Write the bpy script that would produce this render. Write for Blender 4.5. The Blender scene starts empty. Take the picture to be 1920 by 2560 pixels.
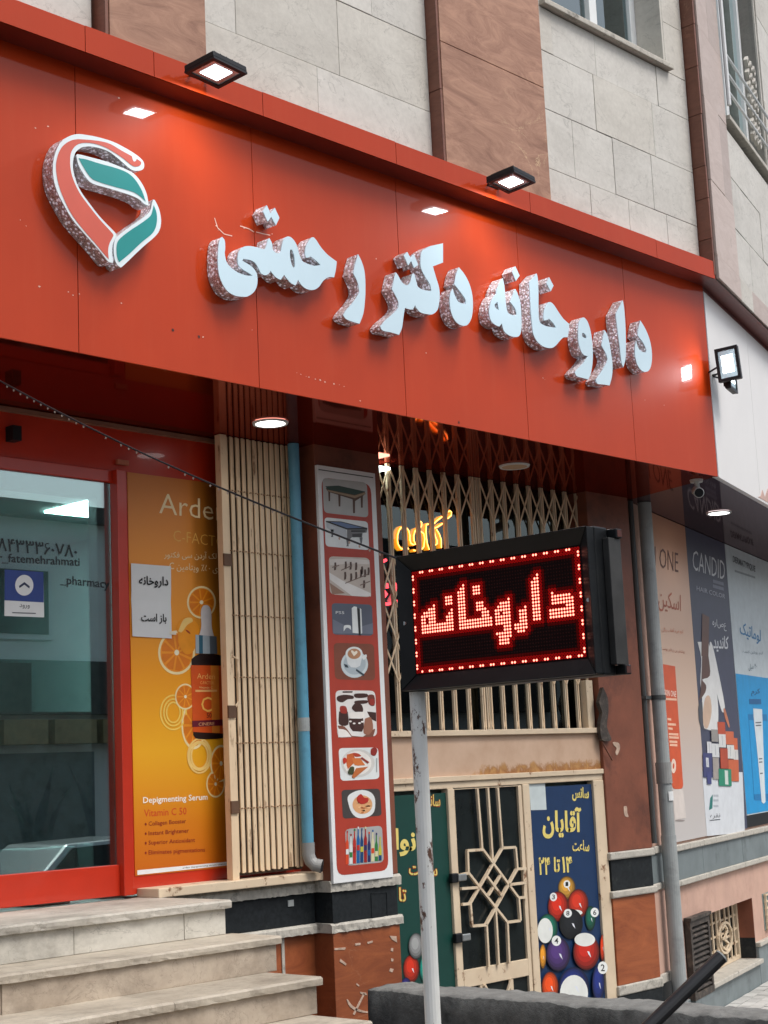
import bpy, math, random
from mathutils import Vector
random.seed(7)
R = math.radians
sc = bpy.context.scene
col = sc.collection
# ------------------------------------------------------------------ camera
YAW, PITCH, ROLL = R(47.1555), R(9.336), R(-2.6398)
CAM = Vector((0, -6.0, 1.5)); FPX = 4000.0          # focal length for a 1920 px wide picture
fw = Vector((math.sin(YAW)*math.cos(PITCH), math.cos(YAW)*math.cos(PITCH), math.sin(PITCH)))
r0 = Vector((math.cos(YAW), -math.sin(YAW), 0)); u0 = r0.cross(fw)
RT = math.cos(ROLL)*r0 + math.sin(ROLL)*u0
UP = -math.sin(ROLL)*r0 + math.cos(ROLL)*u0
cd = bpy.data.cameras.new('camera'); co = bpy.data.objects.new('camera', cd); col.objects.link(co)
from mathutils import Matrix
co.matrix_world = Matrix(((RT.x, UP.x, -fw.x, CAM.x), (RT.y, UP.y, -fw.y, CAM.y), (RT.z, UP.z, -fw.z, CAM.z), (0, 0, 0, 1)))
cd.sensor_fit = 'HORIZONTAL'; cd.sensor_width = 36; cd.lens = 36*FPX/1920
cd.clip_start = .05; cd.clip_end = 400
sc.camera = co
# ------------------------------------------------------------------ sky, sun, exposure
SUN_EL, SUN_AZ = R(58), R(163)      # azimuth measured from +Y clockwise
w = bpy.data.worlds.new('World'); sc.world = w; w.use_nodes = True
nt = w.node_tree; nt.nodes.clear()
sky = nt.nodes.new('ShaderNodeTexSky'); sky.sky_type = 'NISHITA'; sky.sun_disc = False
sky.sun_elevation = SUN_EL; sky.sun_rotation = SUN_AZ
sky.air_density = 1.0; sky.dust_density = 4.0; sky.ozone_density = 1.0
bg = nt.nodes.new('ShaderNodeBackground'); bg.inputs[1].default_value = .13
wo = nt.nodes.new('ShaderNodeOutputWorld')
hs = nt.nodes.new('ShaderNodeHueSaturation'); hs.inputs['Saturation'].default_value = .55
nt.links.new(sky.outputs[0], hs.inputs['Color']); nt.links.new(hs.outputs[0], bg.inputs[0]); nt.links.new(bg.outputs[0], wo.inputs[0])
sl = bpy.data.lights.new('sun', 'SUN'); sl.energy = 1.5; sl.angle = R(25); sl.color = (1, .98, .95)
so = bpy.data.objects.new('sun', sl); col.objects.link(so)
sd = Vector((math.sin(SUN_AZ)*math.cos(SUN_EL), math.cos(SUN_AZ)*math.cos(SUN_EL), math.sin(SUN_EL)))
so.rotation_euler = (-sd).to_track_quat('-Z', 'Y').to_euler(); so.location = (0, -10, 20)
sc.view_settings.view_transform = 'Standard'; sc.view_settings.look = 'None'
sc.view_settings.exposure = 0.45; sc.view_settings.gamma = 1.0; sc.view_settings.use_curve_mapping = False
sc.cycles.max_bounces = 8; sc.cycles.transparent_max_bounces = 12
sc.cycles.use_denoising = True
sc.cycles.sample_clamp_indirect = 6

# ------------------------------------------------------------------ planes (walls at their real distance)
def ray(x, y): return fw + RT*((x-960)/FPX) - UP*((y-1280)/FPX)
class Plane:
    """a vertical wall plane: origin O, horizontal direction U, outward normal N, height = world z"""
    def __init__(s, O, U):
        s.O = Vector((O[0], O[1], 0)); s.U = Vector((U[0], U[1], 0)).normalized(); s.N = Vector((s.U.y, -s.U.x, 0))
    def uv(s, x, y):
        d = ray(x, y); t = (s.O-CAM).dot(s.N)/d.dot(s.N); P = CAM+d*t
        return ((P-s.O).dot(s.U), P.z)
    def P(s, u, v, o=0.0):
        q = s.O+s.U*u+s.N*o; return (q.x, q.y, v)
    def off(s, o):
        q = s.O+s.N*o; p = Plane((q.x, q.y), (s.U.x, s.U.y)); return p
def FY(y): return Plane((0, y), (1, 0))
TH = R(17); WU = (math.cos(TH), math.sin(TH))
def onZ(x, y, z):
    d = ray(x, y); t = (z-CAM.z)/d.z; return CAM+d*t

def parse(s):
    out = []
    for tok in s.split():
        c = tok.endswith('c'); a, b = tok.rstrip('c').split(','); out.append((float(a), float(b), c))
    return out
def smooth(pts, n=4):
    """closed Catmull-Rom through pts; points flagged True stay sharp corners"""
    N = len(pts); out = []
    for i in range(N):
        p0, p1, p2, p3 = pts[i-1], pts[i], pts[(i+1) % N], pts[(i+2) % N]
        if p1[2]: p0 = (2*p1[0]-p2[0], 2*p1[1]-p2[1])
        if p2[2]: p3 = (2*p2[0]-p1[0], 2*p2[1]-p1[1])
        for k in range(n):
            t = k/n; t2 = t*t; t3 = t2*t
            out.append(tuple(.5*((2*p1[j])+(-p0[j]+p2[j])*t+(2*p0[j]-5*p1[j]+4*p2[j]-p3[j])*t2+(-p0[j]+3*p1[j]-3*p2[j]+p3[j])*t3) for j in (0, 1)))
    return out
class Crop:
    """measured coordinates: origin and scale of the detail view a shape was measured in"""
    def __init__(s, x, y, k): s.x, s.y, s.k = x, y, k
    def __call__(s, a, b): return (s.x+a*s.k, s.y+b*s.k)
    def uv(s, pl, pts): return [pl.uv(*s(p[0], p[1])) for p in pts]

# ------------------------------------------------------------------ mesh builder
class MB:
    def __init__(s): s.v = []; s.f = []; s.m = []; s.mats = []; s.marks = []
    def mi(s, mat):
        if mat not in s.mats: s.mats.append(mat)
        return s.mats.index(mat)
    def add(s, vs, fs, mat):
        b = len(s.v); k = s.mi(mat); s.v += [tuple(v) for v in vs]
        for f in fs: s.f.append([b+i for i in f]); s.m.append(k)
        return s
    def hexa(s, p, mat):
        return s.add(p, [(0, 3, 2, 1), (4, 5, 6, 7), (0, 1, 5, 4), (1, 2, 6, 5), (2, 3, 7, 6), (3, 0, 4, 7)], mat)
    def box(s, x0, x1, y0, y1, z0, z1, mat):
        return s.hexa([(x0, y0, z0), (x1, y0, z0), (x1, y1, z0), (x0, y1, z0), (x0, y0, z1), (x1, y0, z1), (x1, y1, z1), (x0, y1, z1)], mat)
    def pbox(s, pl, u0, u1, v0, v1, o0, o1, mat):
        """box on a wall plane; o is the distance out of the wall"""
        P = pl.P
        return s.hexa([P(u0, v0, o1), P(u1, v0, o1), P(u1, v0, o0), P(u0, v0, o0), P(u0, v1, o1), P(u1, v1, o1), P(u1, v1, o0), P(u0, v1, o0)], mat)
    def slab(s, x0, x1, y0, y1, z0, z1, mat, rnd, j=.004, seg=.035):
        """stone slab whose worn front edge (towards -y) wanders"""
        n = max(2, int((x1-x0)/seg)); vs = []; c = 0
        for i in range(n+1):
            x = x0+(x1-x0)*i/n; c = c*.6+rnd.uniform(-1, 1)*j; d = c+(rnd.uniform(0, 1)**4)*j*2.5; e = abs(rnd.gauss(0, 1))*j*.5
            vs += [(x, y0+d*.6+e, z0+rnd.uniform(-.5, .5)*j), (x, y0+d, z0+(z1-z0)*.35), (x, y0+d*.8, z0+(z1-z0)*.75), (x, y0+.010+d+e, z1-e*.3), (x, y1, z1), (x, y1, z0)]
        fs = [(a*6+k, (a+1)*6+k, (a+1)*6+(k+1) % 6, a*6+(k+1) % 6) for a in range(n) for k in range(6)]
        fs += [tuple(range(6)), tuple(n*6+k for k in range(6))[::-1]]
        return s.add(vs, [f[::-1] for f in fs], mat)
    def sheet(s, pl, poly, o, mat):
        s.marks.append(len(s.f))
        a = sum(poly[i-1][0]*poly[i][1]-poly[i][0]*poly[i-1][1] for i in range(len(poly)))
        if a < 0: poly = poly[::-1]
        return s.add([pl.P(u, v, o) for u, v in poly], [tuple(range(len(poly)))], mat)
    def prism(s, pl, poly, o0, o1, mat, side=None, hole=None, cap=True, back=False):
        s.marks.append(len(s.f))
        def area(q): return sum(q[i-1][0]*q[i][1]-q[i][0]*q[i-1][1] for i in range(len(q)))
        if area(poly) < 0: poly = poly[::-1]
        side = side or mat
        def walls(q):
            n = len(q)
            s.add([pl.P(u, v, o0) for u, v in q]+[pl.P(u, v, o1) for u, v in q], [(i, (i+1) % n, n+(i+1) % n, n+i) for i in range(n)], side)
        walls(poly); face = list(poly)
        if hole:
            if area(hole) > 0: hole = hole[::-1]
            walls(hole)
            b = min(((p[0]-q[0])**2+(p[1]-q[1])**2, i, j) for i, p in enumerate(poly) for j, q in enumerate(hole))
            i, j = b[1], b[2]
            face = poly[:i+1]+hole[j:]+hole[:j+1]+poly[i:]
        if cap: s.add([pl.P(u, v, o1) for u, v in face], [tuple(range(len(face)))], mat)
        if back: s.add([pl.P(u, v, o0) for u, v in face], [tuple(range(len(face)))[::-1]], side)
        return s
    def tube(s, pts, r, mat, n=10, caps=True):
        pts = [Vector(p) for p in pts]; rings = []; b = len(s.v); prev = None
        for i, p in enumerate(pts):
            d = (pts[min(i+1, len(pts)-1)]-pts[max(i-1, 0)]).normalized()
            if prev is None:
                a = Vector((0, 0, 1)) if abs(d.z) < .9 else Vector((1, 0, 0)); x = d.cross(a).normalized()
            else: x = (prev-d*prev.dot(d)).normalized()
            prev = x; y = d.cross(x); rr = r[i] if isinstance(r, (list, tuple)) else r
            for k in range(n):
                t = 2*math.pi*k/n; s.v.append(tuple(p+x*(rr*math.cos(t))+y*(rr*math.sin(t))))
        m = s.mi(mat)
        for i in range(len(pts)-1):
            for k in range(n):
                s.f.append([b+i*n+k, b+i*n+(k+1) % n, b+(i+1)*n+(k+1) % n, b+(i+1)*n+k]); s.m.append(m)
        if caps:
            s.f.append([b+k for k in range(n)][::-1]); s.m.append(m)
            e = b+(len(pts)-1)*n; s.f.append([e+k for k in range(n)]); s.m.append(m)
        return s
    def bar(s, pl, a, b, wd, o0, o1, mat):
        """flat bar between two points of a wall plane"""
        dx, dy = b[0]-a[0], b[1]-a[1]; L = math.hypot(dx, dy) or 1; nx, ny = -dy/L*wd/2, dx/L*wd/2
        return s.prism(pl, [(a[0]+nx, a[1]+ny), (a[0]-nx, a[1]-ny), (b[0]-nx, b[1]-ny), (b[0]+nx, b[1]+ny)], o0, o1, mat, back=True)
LOC = {}
def props(o, label=None, cat=None, group=None, kind=None):
    for k, v in (('label', label), ('category', cat), ('group', group), ('kind', kind)):
        if v: o[k] = v
    return o
def thing(name, label, cat, loc, group=None):
    o = bpy.data.objects.new(name, None); col.objects.link(o); o.location = loc; o.empty_display_size = .1
    LOC[o.name] = Vector(loc); return props(o, label, cat, group)
def build(name, mb, parent=None, label=None, cat=None, group=None, kind=None, bev=0, smooth_sh=False):
    me = bpy.data.meshes.new(name)
    if parent is not None: L = LOC[parent.name]
    else:
        xs = [v[0] for v in mb.v]; ys = [v[1] for v in mb.v]; zs = [v[2] for v in mb.v]
        L = Vector(((min(xs)+max(xs))/2, (min(ys)+max(ys))/2, min(zs)))
    me.from_pydata([(v[0]-L.x, v[1]-L.y, v[2]-L.z) for v in mb.v], [], mb.f)
    for m in mb.mats: me.materials.append(m)
    me.polygons.foreach_set('material_index', mb.m); me.update()
    if smooth_sh: me.polygons.foreach_set('use_smooth', [True]*len(me.polygons))
    o = bpy.data.objects.new(name, me); col.objects.link(o)
    if parent is not None: o.parent = parent
    else: o.location = L
    LOC[o.name] = L
    if bev:
        md = o.modifiers.new('bevel', 'BEVEL'); md.width = bev; md.segments = 2; md.limit_method = 'ANGLE'
    return props(o, label, cat, group, kind)

def build_split(name, mb, parent):
    """one object for each marked piece of the builder"""
    mk = sorted(set([0]+mb.marks+[len(mb.f)]))
    for a, b in zip(mk, mk[1:]):
        if a == b: continue
        used = sorted({i for f in mb.f[a:b] for i in f}); ix = {v: k for k, v in enumerate(used)}
        q = MB(); q.v = [mb.v[i] for i in used]; q.f = [[ix[i] for i in f] for f in mb.f[a:b]]; ms = sorted(set(mb.m[a:b])); q.mats = [mb.mats[i] for i in ms]; q.m = [ms.index(i) for i in mb.m[a:b]]
        build(name, q, parent)
# ------------------------------------------------------------------ materials
def newmat(name):
    m = bpy.data.materials.new(name); m.use_nodes = True; n = m.node_tree.nodes; n.clear()
    b = n.new('ShaderNodeBsdfPrincipled'); o = n.new('ShaderNodeOutputMaterial'); m.node_tree.links.new(b.outputs[0], o.inputs[0])
    return m, m.node_tree, b
def noise(t, scale, detail=6, rough=.6, vec=None, stretch=None, dist=0):
    n = t.nodes.new('ShaderNodeTexNoise'); n.inputs['Scale'].default_value = scale; n.inputs['Detail'].default_value = detail
    n.inputs['Roughness'].default_value = rough; n.inputs['Distortion'].default_value = dist
    tc = t.nodes.new('ShaderNodeTexCoord'); mp = t.nodes.new('ShaderNodeMapping')
    if stretch: mp.inputs['Scale'].default_value = stretch
    t.links.new(tc.outputs['Object'], mp.inputs[0]); t.links.new(mp.outputs[0], n.inputs['Vector']); return n
def ramp(t, src, stops):
    r = t.nodes.new('ShaderNodeValToRGB'); e = r.color_ramp.elements
    while len(e) < len(stops): e.new(.5)
    for i, (p, c) in enumerate(stops):
        e[i].position = p; e[i].color = (c[0], c[1], c[2], 1) if not isinstance(c, (int, float)) else (c, c, c, 1)
    t.links.new(src, r.inputs[0]); return r
def mixc(t, fac, a, b, mode='MIX'):
    m = t.nodes.new('ShaderNodeMix'); m.data_type = 'RGBA'; m.blend_type = mode
    for i, x in ((0, fac), (6, a), (7, b)):
        if isinstance(x, (int, float)): m.inputs[i].default_value = x
        elif isinstance(x, tuple): m.inputs[i].default_value = (x[0], x[1], x[2], 1)
        else: t.links.new(x, m.inputs[i])
    return m.outputs[2]
def bump(t, b, src, strength, dist=.01):
    bp = t.nodes.new('ShaderNodeBump'); bp.inputs['Strength'].default_value = strength; bp.inputs['Distance'].default_value = dist
    t.links.new(src, bp.inputs['Height']); t.links.new(bp.outputs[0], b.inputs['Normal'])
def setc(b, c): b.inputs['Base Color'].default_value = (c[0], c[1], c[2], 1)
def plain(name, c, rough=.5, metal=0, var=.15, vs=6, bmp=0, bs=60, coat=0, em=None, es=0, spec=.5, dirt=None, ds=2.5, dlo=.52, dhi=.7, rv=0):
    m, t, b = newmat(name); b.inputs['Roughness'].default_value = rough; b.inputs['Metallic'].default_value = metal
    b.inputs['Specular IOR Level'].default_value = spec
    if coat: b.inputs['Coat Weight'].default_value = coat; b.inputs['Coat Roughness'].default_value = .05
    out = None
    if var:
        n = noise(t, vs); out = ramp(t, n.outputs[0], [(.3, tuple(x*(1-var) for x in c)), (.7, tuple(min(1, x*(1+var)) for x in c))]).outputs[0]
    if dirt:
        d = noise(t, ds, 9, .72); k = ramp(t, d.outputs[0], [(dlo, 0.0), (dhi, 1.0)]).outputs[0]
        out = mixc(t, k, out if out else tuple(c), tuple(dirt))
    if out: t.links.new(out, b.inputs['Base Color'])
    else: setc(b, c)
    if rv:
        n2 = noise(t, 3.5, 7, .7); rr = ramp(t, n2.outputs[0], [(.3, max(0, rough-rv)), (.75, rough+rv)]).outputs[0]; t.links.new(rr, b.inputs['Roughness'])
    if bmp: bump(t, b, noise(t, bs, 8, .65).outputs[0], bmp)
    if em: b.inputs['Emission Color'].default_value = (em[0], em[1], em[2], 1); b.inputs['Emission Strength'].default_value = es
    return m
PR = {}
def ink(r, g, b, gloss=.45):
    """printed colour given as it is named in sRGB 0..255"""
    k = (r, g, b, gloss)
    if k not in PR:
        f = lambda x: (x/255/12.92 if x <= 10 else ((x/255+.055)/1.055)**2.4)
        PR[k] = plain('print_%02x%02x%02x' % (r, g, b), (f(r), f(g), f(b)), gloss, var=.08, vs=9, bmp=.10, bs=6)
    return PR[k]
def emit(name, c, s):
    m = bpy.data.materials.new(name); m.use_nodes = True; t = m.node_tree; t.nodes.clear()
    e = t.nodes.new('ShaderNodeEmission'); e.inputs[0].default_value = (*c, 1); e.inputs[1].default_value = s
    o = t.nodes.new('ShaderNodeOutputMaterial'); t.links.new(e.outputs[0], o.inputs[0]); return m
def glass(name, tint=(.8, .9, .88), gain=2.2, base=.03, rough=0.0):
    m = bpy.data.materials.new(name); m.use_nodes = True; t = m.node_tree; t.nodes.clear()
    tr = t.nodes.new('ShaderNodeBsdfTransparent'); tr.inputs[0].default_value = (*tint, 1)
    g = t.nodes.new('ShaderNodeBsdfGlossy'); g.inputs['Roughness'].default_value = rough; g.inputs[0].default_value = (.85, .97, .97, 1)
    fr = t.nodes.new('ShaderNodeFresnel'); fr.inputs[0].default_value = 1.5
    ma = t.nodes.new('ShaderNodeMath'); ma.operation = 'MULTIPLY_ADD'; ma.inputs[1].default_value = gain; ma.inputs[2].default_value = base; ma.use_clamp = True
    mx = t.nodes.new('ShaderNodeMixShader'); o = t.nodes.new('ShaderNodeOutputMaterial')
    t.links.new(fr.outputs[0], ma.inputs[0]); t.links.new(ma.outputs[0], mx.inputs[0]); t.links.new(tr.outputs[0], mx.inputs[1]); t.links.new(g.outputs[0], mx.inputs[2]); t.links.new(mx.outputs[0], o.inputs[0])
    return m
def travertine(name, a, bcol, vein, sc_=1.0, rough=.45, angle=0.0):
    m, t, b = newmat(name); b.inputs['Roughness'].default_value = rough
    tc = t.nodes.new('ShaderNodeTexCoord'); mp = t.nodes.new('ShaderNodeMapping'); mp.inputs['Scale'].default_value = (1.1*sc_, 1.1*sc_, 3.6*sc_); mp.inputs['Rotation'].default_value = (angle, angle, 0)
    t.links.new(tc.outputs['Object'], mp.inputs[0])
    n = t.nodes.new('ShaderNodeTexNoise'); n.inputs['Scale'].default_value = 2.2; n.inputs['Detail'].default_value = 10; n.inputs['Roughness'].default_value = .72; n.inputs['Distortion'].default_value = 1.6
    t.links.new(mp.outputs[0], n.inputs['Vector'])
    c1 = ramp(t, n.outputs[0], [(.28, a), (.5, tuple((x+y)/2 for x, y in zip(a, bcol))), (.72, bcol)]).outputs[0]
    v = noise(t, 1.6*sc_, 8, .6, stretch=(1, 1, 2.2), dist=1.2)
    k = ramp(t, v.outputs[0], [(.492, 0.0), (.5, 1.0), (.508, 0.0)]).outputs[0]
    k2 = noise(t, 1.1*sc_, 2); k3 = ramp(t, k2.outputs[0], [(.58, 0.0), (.68, .7)]).outputs[0]
    mu = t.nodes.new('ShaderNodeMath'); mu.operation = 'MULTIPLY'; t.links.new(k, mu.inputs[0]); t.links.new(k3, mu.inputs[1])
    c2 = mixc(t, mu.outputs[0], c1, vein)
    oi = t.nodes.new('ShaderNodeObjectInfo'); br = ramp(t, oi.outputs['Random'], [(0, .86), (1, 1.08)]).outputs[0]
    t.links.new(mixc(t, 1.0, c2, br, 'MULTIPLY'), b.inputs['Base Color'])
    bump(t, b, n.outputs[0], .25, .006); return m
def stone(name, a, bcol, rough=.6, crack=.5, seed=1.0, rnd=(.9, 1.06), dirt=0.0):
    m, t, b = newmat(name); b.inputs['Roughness'].default_value = rough
    n = noise(t, 2.3, 9, .62, stretch=(1, 1, 1.7), dist=.5)
    c1 = ramp(t, n.outputs[0], [(.3, a), (.68, bcol)]).outputs[0]
    f = noise(t, 26, 6, .7); c2 = mixc(t, .16, c1, ramp(t, f.outputs[0], [(.35, tuple(x*.55 for x in a)), (.6, bcol)]).outputs[0])
    v = noise(t, 1.5*seed, 9, .6, stretch=(1, 1, 1.5), dist=1.5); k = ramp(t, v.outputs[0], [(.494, 0.0), (.5, crack), (.506, 0.0)]).outputs[0]
    c3 = mixc(t, k, c2, tuple(x*.45 for x in a))
    if dirt:
        dn = noise(t, 3.1, 9, .74, stretch=(.6, 1, 1)); c3 = mixc(t, ramp(t, dn.outputs[0], [(.48, 0.0), (.72, dirt)]).outputs[0], c3, tuple(x*.38 for x in a))
    oi = t.nodes.new('ShaderNodeObjectInfo'); br = ramp(t, oi.outputs['Random'], [(0, rnd[0]), (1, rnd[1])]).outputs[0]
    t.links.new(mixc(t, 1.0, c3, br, 'MULTIPLY'), b.inputs['Base Color'])
    bump(t, b, noise(t, 34, 8, .7).outputs[0], .3, .004); return m
def flaky(name, paint, under, lo=.56, hi=.6, scale=9, rough=.5, stretch=(1, 1, 1), stain=(.25, .09, .02)):
    """painted metal with chips of rust"""
    m, t, b = newmat(name); b.inputs['Roughness'].default_value = rough
    n = noise(t, scale, 10, .7, stretch=stretch); k = ramp(t, n.outputs[0], [(lo, 0.0), (hi, 1.0)]).outputs[0]
    s = noise(t, scale*.5, 6, .6, stretch=stretch); ks = ramp(t, s.outputs[0], [(.45, 0.0), (.75, .35)]).outputs[0]
    g = noise(t, 4, 5); base = ramp(t, g.outputs[0], [(.3, tuple(x*.86 for x in paint)), (.7, paint)]).outputs[0]
    c = mixc(t, ks, base, tuple((x+y)/2 for x, y in zip(paint, stain)))
    t.links.new(mixc(t, k, c, tuple(under)), b.inputs['Base Color'])
    bump(t, b, n.outputs[0], .2, .003); return m

RED = (.43, .036, .003)
M_red = plain('red_composite_panel', RED, .5, var=.05, vs=2.0, bmp=.02, bs=2.2, coat=.42, spec=.08)
M_red.node_tree.nodes['Principled BSDF'].inputs['Coat IOR'].default_value = 1.48
t_ = M_red.node_tree; b_ = t_.nodes['Principled BSDF']; src_ = b_.inputs['Base Color'].links[0].from_socket
k_ = ramp(t_, noise(t_, 3.0, 8, .65, stretch=(5, 1, .35)).outputs[0], [(.5, 0.0), (.85, .16)]).outputs[0]
t_.links.new(mixc(t_, k_, src_, (.48, .085, .03)), b_.inputs['Base Color'])
M_redlow = plain('red_painted_aluminium', (.50, .028, .008), .32, var=.06, coat=.3)
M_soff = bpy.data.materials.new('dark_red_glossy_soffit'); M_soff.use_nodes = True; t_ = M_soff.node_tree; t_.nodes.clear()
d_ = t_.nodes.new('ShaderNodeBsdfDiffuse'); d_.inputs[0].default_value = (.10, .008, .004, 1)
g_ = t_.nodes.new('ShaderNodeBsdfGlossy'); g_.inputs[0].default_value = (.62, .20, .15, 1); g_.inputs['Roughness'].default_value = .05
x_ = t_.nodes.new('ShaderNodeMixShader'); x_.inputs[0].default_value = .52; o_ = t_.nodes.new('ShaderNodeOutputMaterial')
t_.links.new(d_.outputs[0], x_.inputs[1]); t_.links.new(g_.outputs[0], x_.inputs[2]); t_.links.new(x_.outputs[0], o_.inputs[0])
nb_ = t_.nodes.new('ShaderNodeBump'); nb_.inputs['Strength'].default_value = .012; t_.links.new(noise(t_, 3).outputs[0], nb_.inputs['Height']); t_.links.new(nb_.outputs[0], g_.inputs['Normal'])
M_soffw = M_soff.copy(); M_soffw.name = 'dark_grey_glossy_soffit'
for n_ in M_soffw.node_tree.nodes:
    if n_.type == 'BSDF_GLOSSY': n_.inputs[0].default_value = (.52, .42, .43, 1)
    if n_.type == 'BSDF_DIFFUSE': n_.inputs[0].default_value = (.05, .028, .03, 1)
M_gap = plain('joint_dark', (.06, .014, .01), .8, var=0)
M_wht = stone('pale_limestone', (.50, .475, .43), (.63, .605, .555), .6, .45, rnd=(.95, 1.04))
M_wht2 = stone('cream_limestone', (.47, .44, .39), (.60, .57, .51), .6, .45, 1.3, rnd=(.95, 1.04))
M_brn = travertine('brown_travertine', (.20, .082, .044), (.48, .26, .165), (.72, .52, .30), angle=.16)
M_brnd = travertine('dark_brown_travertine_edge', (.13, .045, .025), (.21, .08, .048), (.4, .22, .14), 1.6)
M_pnk = travertine('pink_travertine', (.43, .33, .28), (.56, .46, .41), (.25, .19, .16), 1.2, angle=.5)
M_mortar = plain('mortar', (.38, .365, .335), .95, var=.2)
M_rstone = travertine('red_travertine', (.19, .045, .016), (.40, .115, .038), (.55, .30, .17), .8)
M_rwall = plain('red_brown_stone', (.20, .062, .032), .55, var=.18, vs=4, bmp=.1, bs=30, dirt=(.10, .032, .018), ds=3)
M_blk = plain('black_granite', (.014, .017, .019), .5, var=.4, vs=40, dirt=(.07, .075, .07), ds=7, dlo=.58, dhi=.85, spec=.25)
M_gry = plain('blue_grey_stone', (.16, .19, .195), .6, var=.2, vs=3, bmp=.1, dirt=(.07, .085, .09), ds=2.2)
M_mould = plain('pale_moulding_stone', (.47, .44, .38), .7, var=.2, vs=9, bmp=.5, bs=25, dirt=(.15, .14, .12), ds=9)
M_pnkwall = plain('pink_rendered_wall', (.52, .33, .255), .8, var=.1, vs=3, bmp=.15, bs=40, dirt=(.38, .23, .17), ds=1.7, dlo=.5, dhi=.75)
M_step = stone('step_limestone', (.40, .37, .31), (.60, .57, .50), .65, .6, 1.7, dirt=.75)
M_tread = stone('worn_step_tread', (.33, .30, .25), (.56, .52, .45), .6, .6, 2.0, dirt=.75)
M_step2 = stone('tan_step_limestone', (.34, .27, .20), (.50, .42, .33), .65, .5, 1.7, dirt=.75)
M_tread2 = stone('tan_worn_tread', (.32, .27, .21), (.52, .46, .37), .6, .5, 2.0, dirt=.75)
M_conc = plain('rough_concrete', (.085, .086, .083), .9, var=.45, vs=7, bmp=1.0, bs=26, dirt=(.03, .032, .032), ds=4)
M_conctop = plain('concrete_cap', (.17, .17, .16), .9, var=.3, vs=9, bmp=.9, bs=24)
M_cream = flaky('cream_painted_steel', (.72, .58, .41), (.20, .09, .04), .60, .66, 9)
M_gate = flaky('cream_gate_slat', (.84, .64, .42), (.20, .09, .04), .58, .68, 14, stretch=(1, 1, .22), stain=(.35, .15, .05))
M_pole = flaky('white_painted_pole', (.78, .78, .74), (.12, .055, .035), .555, .58, 13, stretch=(1, 1, .5), stain=(.4, .36, .3))
M_bluep = plain('blue_plastic_pipe', (.10, .31, .44), .42, var=.12, vs=5, dirt=(.06, .18, .25), ds=3)
M_greyp = plain('grey_plastic_pipe', (.33, .35, .345), .5, var=.12, vs=4, dirt=(.2, .21, .2), ds=3)
M_greyd = plain('grey_pipe_fitting', (.28, .28, .27), .5, var=.15)
M_cond = plain('dark_conduit', (.06, .065, .065), .6, var=.1)
M_dark = plain('black_powder_coat', (.010, .011, .013), .45, var=.2, vs=8, bmp=.03, spec=.3)
M_darkm = plain('black_metal_bezel', (.008, .009, .010), .38, var=.25, vs=9, dirt=(.016, .017, .017), ds=6, spec=.2)
M_rail = plain('black_rail', (.012, .012, .013), .3, var=.2)
M_steel = plain('dull_steel', (.42, .44, .44), .4, metal=.8, var=.15)
M_alu = plain('white_window_frame', (.72, .74, .74), .4, var=.05)
M_face = plain('white_acrylic_face', (.49, .62, .69), .35, var=.02, em=(.66, .87, .95), es=.05)
M_ewhite = plain('emblem_white', (.62, .68, .70), .35, var=.02, em=(.9, .95, .96), es=.05)
M_ered = plain('emblem_red', (.56, .085, .05), .4, var=.04)
M_eteal = plain('emblem_teal', (.0, .23, .22), .4, var=.04)
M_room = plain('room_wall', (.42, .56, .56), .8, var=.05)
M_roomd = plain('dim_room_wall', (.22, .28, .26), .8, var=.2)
M_paper = plain('white_paper', (.72, .74, .73), .8, var=.04, vs=3, bmp=.1, bs=6)
M_board = plain('white_board', (.76, .77, .76), .45, var=.04)
M_asph = plain('asphalt', (.05, .05, .05), .9, var=.3, vs=8, bmp=.4, bs=80)
M_pave = stone('pale_paver', (.42, .41, .38), (.58, .57, .54), .75, .3, rnd=(.8, 1.08))
M_leaf = plain('dark_plant_leaf', (.012, .03, .018), .45, var=.4)
M_pot = plain('white_planter', (.30, .36, .36), .5, var=.05)
G_door = glass('door_glass', (.60, .72, .70), 4.2, .08)
G_win = glass('window_glass', (.35, .46, .48), 2.2, .08)
G_club = glass('club_glass', (.5, .58, .55), 1.4, .02)
E_flood = emit('flood_lens_light', (.88, .97, 1.0), 6)
E_down = emit('downlight_light', (1, 1, .98), 4)
E_panel = emit('ceiling_panel_light', (.80, 1, .98), 42)
E_neon = emit('neon_orange', (1, .20, .008), 2.2)
E_neonc = emit('neon_core', (1, .50, .12), 3.2)
E_club = emit('club_ceiling_light', (.85, 1, .95), 7)
E_pink = emit('neon_pink', (1, .07, .09), 2.0)
E_cyan = emit('neon_cyan', (.02, .5, .9), 1.6)
E_led = emit('lit_led_core', (1, .34, .24), 2.3)
E_ledr = emit('lit_led_lens', (.75, .008, .006), 1.0)
M_ledoff = plain('unlit_led', (.045, .010, .008), .8, var=.3, vs=90, spec=.1)
M_ledpan = plain('led_panel_face', (.012, .004, .004), .8, var=.2, spec=.1)
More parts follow.
